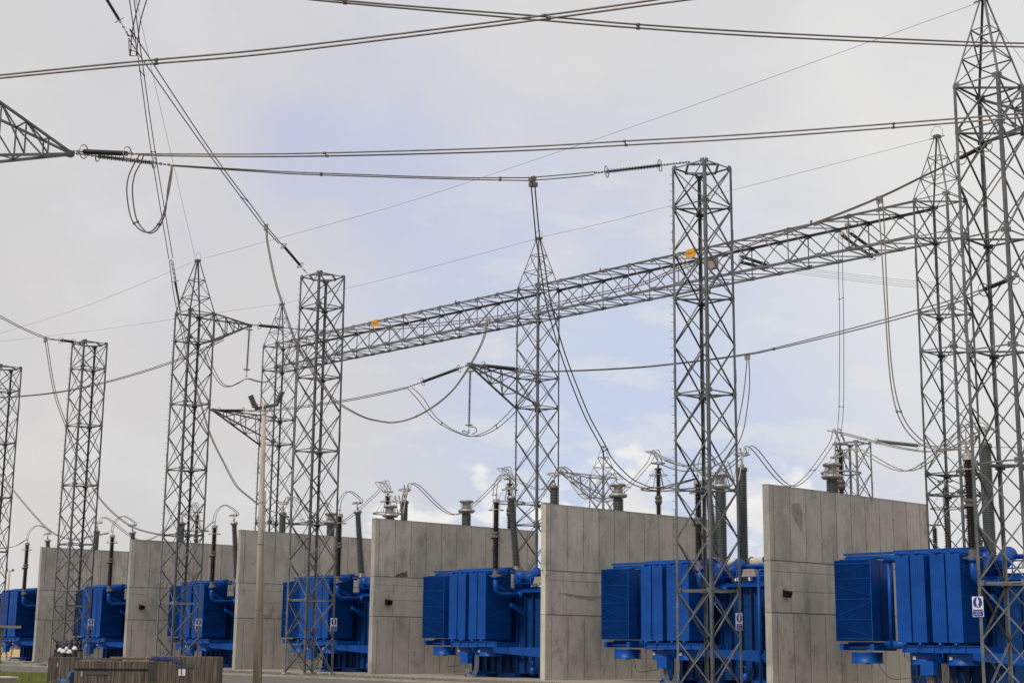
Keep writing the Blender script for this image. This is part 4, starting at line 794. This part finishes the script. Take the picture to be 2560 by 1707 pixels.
# hand wheels and valves above the roof at right
for k in (0, 1):
    o = WALLX[k]; t = thing('valve_pipe', 'blue roof pipe with a red hand wheel in '+BAY[k], 'pipe valve', (o+11.6, 62.2, 0), 'blue pipes with hand wheels')
    MB().tube(spline([(o+9.9, 62.2, 5.7), (o+10.4, 62.2, 6.25), (o+11, 62.2, 6.3), (o+13.5, 62.2, 6.3)], 5), .12, 10).obj('pipe', blue, t, True)
    s = MB(); s.cyl((o+11.6, 62.2, 6.4), (o+11.6, 62.2, 6.75), .03, 6); s.torus((o+11.6, 62.2, 6.75), (0, 0, 1), .14, .025, 14, 5); s.cyl((o+11.5, 62.2, 6.75), (o+11.7, 62.2, 6.75), .02, 5); s.obj('hand_wheel', redm, t, True)
    MB().rod((o+13.2, 62.2, -.1), (o+13.2, 62.2, 6.2), .12).obj('support', blue, t)
# ------------------------------------------------------------------ signs
def text_mesh(body, size):
    cu = bpy.data.curves.new('lettering', 'FONT'); cu.body = body; cu.size = size; cu.align_x = 'CENTER'; cu.align_y = 'CENTER'; cu.extrude = .001
    o = bpy.data.objects.new('tmp', cu); C.objects.link(o); dg = bpy.context.evaluated_depsgraph_get(); dg.update()
    me = bpy.data.meshes.new_from_object(o.evaluated_get(dg)); bpy.data.objects.remove(o); return me
def place_text(name, body, size, c, ux, uz, m, parent):
    me = text_mesh(body, size); ux, uz = V(ux).normalized(), V(uz).normalized(); n = ux.cross(uz); o0 = V(parent['_w'])
    for v in me.vertices: v.co = V(c)+ux*v.co.x+uz*v.co.y+n*v.co.z-o0
    me.materials.clear(); me.materials.append(m); o = bpy.data.objects.new(name, me); C.objects.link(o); o.parent = parent; o['_w'] = tuple(o0); return o
def safety_sign(label, c, ux):
    c = V(c); ux = V(ux).normalized(); uz = V((0, 0, 1)); n = ux.cross(uz); t = thing('safety_sign', label, 'sign', c, 'blue and white safety signs')
    P_ = lambda a, b, d=0: c+ux*a*.88+uz*b*.88+n*d
    W_, H_ = .25, .41
    MB().prism([P_(-W_, -H_), P_(W_, -H_), P_(W_, H_), P_(-W_, H_)], [P_(-W_, -H_, .012), P_(W_, -H_, .012), P_(W_, H_, .012), P_(-W_, H_, .012)]).obj('board', white, t)
    MB().prism([P_(.205*math.cos(i*.2618), .17+.225*math.sin(i*.2618), .013) for i in range(24)], [P_(.205*math.cos(i*.2618), .17+.225*math.sin(i*.2618), .018) for i in range(24)]).obj('disc', navy, t)
    MB().prism([P_(-.225, -.385, .013), P_(.225, -.385, .013), P_(.225, -.115, .013), P_(-.225, -.115, .013)], [P_(-.225, -.385, .018), P_(.225, -.385, .018), P_(.225, -.115, .018), P_(-.225, -.115, .018)]).obj('caption_panel', navy, t)
    fig = [(-.045, .33), (-.03, .365), (0, .375), (.03, .36), (.04, .33), (.03, .29), (.065, .25), (.075, .15), (.05, .11), (.045, .14), (.045, .10), (.05, .02), (.085, -.03), (.04, -.035), (.015, .05), (0, .1), (-.015, .05), (-.03, -.035), (-.075, -.035), (-.045, .02), (-.045, .10), (-.06, .14), (-.055, .11), (-.08, .15), (-.07, .25), (-.03, .29)]
    MB().prism([P_(a*.85, b, .019) for a, b in fig], [P_(a*.85, b, .023) for a, b in fig]).obj('figure', white, t)
    for i, tx in enumerate(('USO OBLIGATORIO', 'DE ARNÉS', 'DE SEGURIDAD')): place_text('caption', tx, .046, P_(0, -.185-.068*i, .02), ux, uz, white, t)
sg = lambda px, py, X: pX(px, py, X)
hwid = .965
for key, px_, py_, lb in (('E', 1847.6, 1553, 'blue and white safety sign on the right leg of the tall flat-topped column'), ('D', 834, 1560, 'blue and white safety sign on the column right of the concrete pole'), ('C', 496, 1560, 'blue and white safety sign on the pointed column at left centre'), ('B', 227, 1559, 'smallest looking blue and white safety sign, right of the gas cylinders')):
    X = COLX[key]+.985+.03; p = pX(px_, py_, X); safety_sign(lb, p, (0, 1, 0))
p = pY(2445, 1515.5, YC-.985-.03); safety_sign('largest looking blue and white safety sign, on the big pointed column at right', p, (1, 0, 0))
# yellow plates on the truss beam
for px_, py_, tx, wd, lb in ((1727, 633, '=5A1-T', .74, 'large orange-yellow plate on the truss beam, seen through the tall flat-topped column'), (938, 808, '=5A1-Z', .72, 'orange-yellow plate on the left span of the truss beam')):
    p = pY(px_, py_, 64.58-.97-.05); t = thing('beam_plate', lb, 'sign', p, 'orange-yellow plates on the truss beam'); h_ = .25
    MB().box(p.x-wd/2, p.x+wd/2, p.y-.015, p.y, p.z-h_, p.z+h_).obj('plate', yellow, t)
    place_text('plate_lettering', tx, .21, (p.x, p.y-.018, p.z), (1, 0, 0), (0, 0, 1), black, t)
    if wd < .73: MB().box(p.x+.42, p.x+.52, p.y-.015, p.y, p.z-.25, p.z-.10).obj('side_tab', yellow, t)
for px_, py_, m_, lb in ((1501, 673, redm, 'tiny red tag with a white mark on the upper chord of the truss beam'), (1139, 754, navy, 'tiny blue tag on the left span of the truss beam'), (2028, 554, navy, 'tiny blue tag on the truss beam near its right end')):
    p = pY(px_, py_, 64.58-.97-.05); t = thing('phase_tag', lb, 'tag', p, 'small phase tags on the truss beam')
    MB().box(p.x-.07, p.x+.07, p.y-.015, p.y, p.z-.11, p.z+.07).obj('tag_plate', m_, t); place_text('tag_mark', {redm: 'R', navy: 'T'}[m_] if px_ != 1139 else 'S', .12, (p.x, p.y-.018, p.z-.02), (1, 0, 0), (0, 0, 1), white, t)
for px_, py_, lb in ((1778, 658, 'small grey box behind the truss beam at the tall flat-topped column'), (2116, 563, 'small pale box standing on the truss beam at right')):
    p = pY(px_, py_, 65.6); s = MB(); w_ = .3 if px_ < 1900 else .1; s.box(p.x-w_, p.x+w_, 65.6, 65.9, p.z-w_*1.1, p.z+w_*1.1); s.rod((p.x, 65.62, p.z-w_-.35), (p.x, 65.62, p.z-w_), .04); tag(s.obj('junction_box', greybox), lb, 'box')
# ------------------------------------------------------------------ concrete pole with cut-outs
pb = pD(641, 1716, 48.0); pb.z = -.1
pt_ = V((pb.x, pb.y, 0)); dxy = math.hypot(pb.x, pb.y)
lean = pD(661, 1003, 48.0)
t = thing('utility_pole', 'tall tapering concrete pole in the foreground, left of centre', 'utility pole', pb)
MB().lathe(pb, lean, [(0, .125), (1, .07)], 16).obj('shaft', polem, t, True)
s = MB()
for f in (.05, .3, .52, .66, .955, .968): c = pb.lerp(lean, f); s.cyl(c-V((0, 0, .012)), c+V((0, 0, .012)), .13-.055*f, 16)
s.obj('steel_band', greyb, t, True)
sd = V((CR.x, CR.y, 0)).normalized()
MB().cyl(pb+sd*.16, pb.lerp(lean, .70)+sd*.115, .022, 8).obj('conduit', greybox, t, True)
c = lean-V((0, 0, .2)); A_ = pD(638, 1022, 48.2); B_ = pD(695, 1011, 47.6)
t2 = thing('cutout_arm', 'short steel cross arm with two tilted ribbed devices on top of the concrete pole', 'cross arm', c)
MB().rod(A_, B_, .07, .09).obj('cross_arm', steel, t2)
for (x0, y0), (x1, y1), m_ in (((638, 1018), (626, 988), greyp), ((693, 1006), (706, 978), steel)):
    a, b = pD(x0, y0, 48), pD(x1, y1, 48); MB().sheds(a, b, .075, .105, 6, 12).obj('ribbed_device', m_, t2, True)
MB().cyl(pD(643, 1018, 47.9), pD(642, 1008, 47.9), .03, 8).obj('fuse_tube', redm, t2, True)
# ------------------------------------------------------------------ crates, cylinders and oddments in the foreground
def crate(label, x0, x1, ytop, d, depth, hgt, yb=None, boards=14, band=False, m=woodm):
    a, b = pD(x0, ytop, d), pD(x1, ytop+ (1 if x1 > x0 else 0), d); a.z = b.z = 0; ux = (b-a); L_ = ux.length; ux.normalize(); uy = V((-ux.y, ux.x, 0)); zt = pD((x0+x1)/2, ytop, d).z; zb = zt-hgt
    t = thing('wooden_crate', label, 'crate', (a.x, a.y, zb), 'grey wooden crates in the foreground'); rr = random.Random(int(x0))
    P_ = lambda u, v, z: a+ux*u+uy*v+V((0, 0, z))
    def bx(s, u0, u1, v0, v1, z0, z1): s.hexa([P_(u0, v0, z0), P_(u1, v0, z0), P_(u1, v1, z0), P_(u0, v1, z0), P_(u0, v0, z1), P_(u1, v0, z1), P_(u1, v1, z1), P_(u0, v1, z1)])
    for side in range(2):
        s = MB()
        for i in range(boards):
            u0, u1 = L_*i/boards, L_*(i+1)/boards-.012; o = rr.uniform(0, .012); v = 0 if side == 0 else depth
            bx(s, u0, u1, v-.02-o, v+.02-o, zb, zt-rr.uniform(0, .015))
        s.obj('board_side', m, t)
    s = MB()
    for u in (0.02, L_-.02):
        k = max(3, int(depth/.14))
        s = MB()
        for i in range(k): bx(s, u-.015, u+.015, .03+i*(depth-.06)/k, .02+(i+1)*(depth-.06)/k, zb+.02, zt-.01)
        s.obj('end_boards', m, t)
    s = MB(); bx(s, .01, L_-.01, .03, depth-.03, zt-.03, zt-.005); s.obj('lid', wood2 if band else m, t)
    if band: s = MB(); bx(s, -.02, L_+.01, -.045, -.034, zt-.28, zt-.235); s.obj('strap', black, t)
    return t, P_, L_, zt, zb, bx
cr1, P1, L1, zt1, zb1, bx1 = crate('grey wooden crate with the gas cylinders standing behind it', 122, 189, 1642, 50, .9, 1.0, boards=6)
cr2, P2, L2, zt2, zb2, bx2 = crate('big grey wooden crate with a black strap and loose planks on top', 189, 373, 1651, 46, 1.2, 1.1, boards=22, band=True)
cr3, P3, L3, zt3, zb3, bx3 = crate('wide grey wooden crate with a pasted paper, right of the strapped one', 372, 545, 1640, 49, 1.0, .98, boards=17)
s = MB(); bx3(s, 1.02, 1.24, -.047, -.037, zt3-.62, zt3-.40); tag(s.obj('paper_notice', white), 'pale paper pasted on the wide crate', 'paper')
s = MB(); bx3(s, .06, .18, -.047, -.037, zt3-.56, zt3-.24); tag(s.obj('paper_strip', greybox), 'narrow pale strip of paper on the left end of the wide crate', 'paper')
s = MB(); bx3(s, .95, 1.5, -.046, -.036, zt3-.36, zt3-.24); s.obj('stencil_patch', mat('teal_stencil', (.055, .08, .08), (.06, .06, .05), 20, .9), cr3)
s = MB(); bx2(s, .35, 1.1, -.046, -.036, zt2-.42, zt2-.32); s.obj('stencil_patch', mat('teal_stencil', (.055, .08, .08)), cr2)
s = MB(); bx2(s, .2, .26, -.047, -.037, zt2-.48, zt2-.33); s.obj('paper_label', greybox, cr2)
s = MB(); bx1(s, .3, .35, -.047, -.037, zt1-.32, zt1-.17); s.obj('paper_label', greybox, cr1)
rr = random.Random(2)
for i, (u0, v0, u1, v1, h_, lb) in enumerate(((.05, .15, 2.2, .35, .03, 'the front one'), (.25, .5, 2.0, .45, .06, 'the crossing middle one'), (.9, .75, 2.25, .5, .10, 'the pale one lying highest'), (.1, 1.0, 2.1, 1.0, .03, 'the rear one'))):
    s = MB(); s.rod(P2(u0, v0, zt2+h_), P2(u1, v1, zt2+h_+.02), .12, .03); tag(s.obj('loose_plank', wood2 if i == 2 else woodm), 'loose plank on the strapped crate, '+lb, 'plank', 'loose planks on the strapped crate')
s = MB(); pts = []
n_ = 14
for i in range(n_+1):
    u = -.05+1.15*i/n_; z = zt3-.0-.03*abs(math.sin(i*1.3))-(.02 if i < 10 else .035*(i-9))
    pts.append((P3(u, -.05-.02*rr.random(), z), P3(u, -.06, z-.05-.05*rr.random()), P3(u, .2, z+.02)))
for i in range(n_):
    for q_ in ((0, 1), (2, 0)):
        s.hexa([pts[i][q_[0]], pts[i+1][q_[0]], pts[i+1][q_[1]], pts[i][q_[1]], pts[i][q_[0]]+V((0, 0, .012)), pts[i+1][q_[0]]+V((0, 0, .012)), pts[i+1][q_[1]]+V((0, 0, .012)), pts[i][q_[1]]+V((0, 0, .012))])
s.rod(P3(1.1, -.06, zt3-.1), P3(1.13, -.07, zt3-.75), .03, .01)
tag(s.obj('plastic_sheet', tarpm), 'crumpled blue plastic sheet over the corner of the wide crate', 'plastic sheet')
def cylinder(label, px_, pyt, d, rad, shoulder, body, ptop):
    top = pD(px_, pyt, d); zt = top.z; zb = zt-1.5; t = thing('gas_cylinder', label, 'gas cylinder', (top.x, top.y, zb), 'gas cylinders behind the crates'); c0 = V((top.x, top.y, zb))
    MB().lathe(c0, c0+V((0, 0, 1.14)), [(0, rad*.9), (.03, rad), (1, rad)], 16).obj('body', body, t, True)
    MB().lathe(c0+V((0, 0, 1.14)), c0+V((0, 0, 1.28)), [(0, rad), (.35, rad*.9), (.7, rad*.62), (1, rad*.35)], 16).obj('shoulder', shoulder, t, True)
    s = MB(); s.cyl(c0+V((0, 0, 1.27)), c0+V((0, 0, 1.46)), .035, 8); s.torus(c0+V((0, 0, 1.36)), (0, 0, 1), .07, .014, 12, 5); s.cyl(c0+V((-.07, 0, 1.40)), c0+V((.07, 0, 1.40)), .02, 6); s.cyl(c0+V((0, 0, 1.46)), c0+V((0, 0, 1.5)), .05, 10)
    for a in (-1, 1): s.rod(c0+V((a*.075, 0, 1.3)), c0+V((a*.06, 0, 1.47)), .02)
    s.obj('valve', ptop, t, True)
for px_, py_, d, sh, bd, lb in ((144, 1602, 53, olive, olive, 'dark olive gas cylinder at the left end of the group'), (152, 1602, 52.2, white, olive, 'gas cylinder with a dull white shoulder behind the two front ones, at left'), (160, 1605, 51.6, white, black, 'left one of the two front gas cylinders with white shoulders'), (175, 1606, 51.6, white, black, 'right one of the two front gas cylinders with white shoulders'), (167, 1599, 52.6, white, olive, 'half hidden white-shouldered gas cylinder behind the two front ones'), (188, 1598, 52.4, white, black, 'gas cylinder with the highest white shoulder, at right of the group'), (180, 1599, 53.6, olive, olive, 'dark olive gas cylinder at the back, between the white-shouldered ones'), (202, 1601, 52.8, black, rubber, 'black gas cylinder at the right end of the group'), (194, 1597, 53.8, olive, olive, 'tallest looking dark gas cylinder at the back right')):
    cylinder(lb, px_, py_, d, .105, sh, bd, mat('valve_violet_grey', (.06, .06, .10), (.03, .03, .06), 9, .5) if sh is white else black)
# rusty and blue pieces beside the crate
a = pD(176, 1700, 46.5); t = thing('blue_frame_piece', 'bright blue steel frame piece leaning by the strapped crate', 'steel frame', (a.x, a.y, -.1))
s = MB(); s.rod(pD(147, 1700, 46.4), pD(170, 1699, 46.4), .10, .08); s.rod(pD(146, 1694, 46.4), pD(147, 1709, 46.4), .05); s.rod(pD(178, 1680, 46.6), pD(178, 1712, 46.6), .12, .1); s.rod(pD(178, 1678, 46.6), pD(187, 1677, 46.6), .1, .05); s.obj('frame', mat('bright_blue_paint', (.03, .22, .62), (.02, .15, .45), 5, .5), t)
MB().rod(pD(173, 1690, 46.3), pD(177, 1712, 46.3), .05, .04).obj('rusty_bar', mat('rust', (.22, .08, .035), (.10, .045, .025), 9, .9), t)
for i, (a, b) in enumerate((((125, 1704), (150, 1700)), ((128, 1709), (170, 1705)))):
    s = MB(); s.rod(pD(*a, 46), pD(*b, 46.3), .05, .04); tag(s.obj('loose_stick', wood2), ('upper' if i == 0 else 'lower')+' pale wooden stick on the grass left of the strapped crate', 'stick')
# small masonry block at the left edge with a thin overhanging slab
t = thing('masonry_cabinet', 'block-built cabinet with thin overhanging slab at the left edge', 'masonry cabinet', pD(-30, 1670, 42))
a, b = pD(-110, 1566, 40), pD(53, 1566, 42)
ux = V((b.x-a.x, b.y-a.y, 0)); LL = ux.length; ux.normalize(); uy = V((-ux.y, ux.x, 0)); zt = pD(0, 1562, 41).z; o = V((a.x, a.y, 0))
P_ = lambda u, v, z: o+ux*u+uy*v+V((0, 0, z))
def bxx(s, u0, u1, v0, v1, z0, z1): return s.hexa([P_(u0, v0, z0), P_(u1, v0, z0), P_(u1, v1, z0), P_(u0, v1, z0), P_(u0, v0, z1), P_(u1, v0, z1), P_(u1, v1, z1), P_(u0, v1, z1)])
bxx(MB(), 0, LL, 0, 1.0, zt-.07, zt).obj('slab', apron, t)
s = MB(); zz = -.1; r_ = 0
while zz < zt-.08:
    u = (r_ % 2)*.12-.1
    while u < LL-.45:
        u1 = min(u+.30, LL-.41); bxx(s, max(u, .02), u1-.01, .22, .9, zz, min(zz+.105, zt-.072)); u += .31
    zz += .115; r_ += 1
s.obj('block_courses', mat('rough_masonry', (.27, .23, .175), (.15, .13, .10), 8, .95, bump=.5), t)
t = thing('stone_block', 'pale flat-topped stone block on the grass at the bottom left corner', 'stone block', pD(20, 1700, 44))
a, b = pD(-60, 1692, 43.5), pD(44, 1694, 44.5); o = V((a.x, a.y, 0)); ux = V((b.x-a.x, b.y-a.y, 0)); LL = ux.length; ux.normalize(); uy = V((-ux.y, ux.x, 0)); zt = pD(0, 1693, 44).z
bxx(MB(), 0, LL, 0, .6, -.1, zt-.02).obj('block', apron, t); bxx(MB(), -.02, LL+.02, -.02, .62, zt-.018, zt+.02).obj('cap', white, t)
# floodlight mast far left and small far shed
b = pY(24, 1425, 92); t = thing('floodlight_mast', 'slim tan pole with two small floodlights behind the leftmost transformer', 'lamp post', (b.x, 92, -.1))
MB().lathe((b.x, 92, -.1), (b.x, 92, b.z), [(0, .2), (1, .13)], 12).obj('pole', mat('tan_pole', (.50, .38, .25), (.42, .32, .21), 3, .8), t, True)
s = MB(); l_, r2 = pD(13, 1427, 1), pD(42, 1427, 1); dd = V((CR.x, CR.y, 0)).normalized(); top = V((b.x, 92, b.z-.15))
s.rod(top-dd*.45, top+dd*.5, .05); s.obj('cross_arm', steel, t)
for sg_ in (-1, 1):
    c = top+dd*(.42*sg_+.0)+V((0, 0, .18)); MB().bar(c-V((0, 0, .16)), c+V((0, 0, .16))+dd*.06, dd, .15, V((-dd.y, dd.x, 0)), .08).obj('lamp_head', greyp, t)
p = pZ(30, 1622, -.1); t = thing('far_hut', 'small far tan hut with a pale roof under the leftmost transformer', 'hut', p); q = pD(16, 1610, (p-CP).dot(CD)); q2 = pD(43, 1610, (p-CP).dot(CD)); h_ = q.z
s = MB(); s.prism([V((q.x, q.y, -.1)), V((q2.x, q2.y, -.1)), V((q2.x-3, q2.y+3, -.1)), V((q.x-3, q.y+3, -.1))], [V((q.x, q.y, h_)), V((q2.x, q2.y, h_)), V((q2.x-3, q2.y+3, h_)), V((q.x-3, q.y+3, h_))]); s.obj('walls', mat('tan_wall', (.22, .19, .09), (.16, .14, .07), 1, .9), t)
s = MB(); s.prism([V((q.x, q.y, h_+.01)), V((q2.x, q2.y, h_+.01)), V((q2.x-3, q2.y+3, h_+.01)), V((q.x-3, q.y+3, h_+.01))], [V((q.x, q.y, h_+.12)), V((q2.x, q2.y, h_+.12)), V((q2.x-3, q2.y+3, h_+.12)), V((q.x-3, q.y+3, h_+.12))]); s.obj('roof', white, t)
# ------------------------------------------------------------------ grass, stems and stones
def blades(name, corners, n, h, m, wd=.02, seed=1):
    rr = random.Random(seed); s = MB(); (ax_, ay), (bx_, by), (cx, cy), (dx, dy) = corners
    for i in range(n):
        u, v = rr.random(), rr.random(); x = (ax_*(1-u)+bx_*u)*(1-v)+(dx*(1-u)+cx*u)*v; y = (ay*(1-u)+by*u)*(1-v)+(dy*(1-u)+cy*u)*v
        hh = h*rr.uniform(.4, 1.1); a = rr.uniform(0, 6.28); w_ = wd*rr.uniform(.6, 1.3); lx, ly = rr.uniform(-.4, .4)*hh, rr.uniform(-.4, .4)*hh; k = len(s.v)
        s.v += [(x-w_*math.cos(a), y-w_*math.sin(a), -.14), (x+w_*math.cos(a), y+w_*math.sin(a), -.14), (x+lx*.4+w_*.6*math.cos(a), y+ly*.4+w_*.6*math.sin(a), -.14+hh*.6), (x+lx*.4-w_*.6*math.cos(a), y+ly*.4-w_*.6*math.sin(a), -.14+hh*.6), (x+lx, y+ly, -.14+hh)]
        s.f += [(k, k+1, k+2, k+3), (k+3, k+2, k+4)]
    o = s.obj(name, m); o['kind'] = 'stuff'; o['label'] = {'grass': 'short green grass around the crates'}.get(name, 'thin dry grass stems'); o['category'] = 'grass'; return o
g1 = [pZ(x, y, -.1) for x, y in ((-80, 1716), (240, 1716), (240, 1686), (-80, 1678))]
blades('grass', [(p.x, p.y) for p in g1], 30000, .16, grassm, .014)
g2 = [pD(x, 1700, d) for x, d in ((368, 44.5), (425, 44.5), (425, 47.5), (368, 47.5))]
blades('tall_grass', [(p.x, p.y) for p in g2], 2600, .62, grassm, .012, 4)
g3 = [pD(x, 1700, d) for x, d in ((2190, 54), (2420, 52), (2420, 56), (2190, 58))]
blades('dry_stems', [(p.x, p.y) for p in g3], 150, .95, drygr, .006, 6)
g4 = [pD(x, 1700, d) for x, d in ((1860, 57), (2200, 56), (2200, 58), (1860, 59))]
blades('dry_stems', [(p.x, p.y) for p in g4], 1200, .3, drygr, .008, 9)
s = MB(); rr = random.Random(11)
for i in range(9000):
    x, y = rr.uniform(-95, -30), rr.uniform(47.4, 52.3); r_ = rr.uniform(.02, .055); c = V((x, y, -.1+r_*.4)); k = len(s.v)
    s.v += [tuple(c+V(d)*r_*rr.uniform(.7, 1.2)) for d in ((1, 0, 0), (0, 1, 0), (-1, 0, 0), (0, -1, 0), (0, 0, 1))]; s.f += [(k, k+1, k+4), (k+1, k+2, k+4), (k+2, k+3, k+4), (k+3, k, k+4)]
o = s.obj('loose_stones', gravm); o['kind'] = 'stuff'; o['label'] = 'loose grey gravel stones along the column feet'; o['category'] = 'gravel'
for o in bpy.data.objects:
    if '_w' in o.keys(): del o['_w']
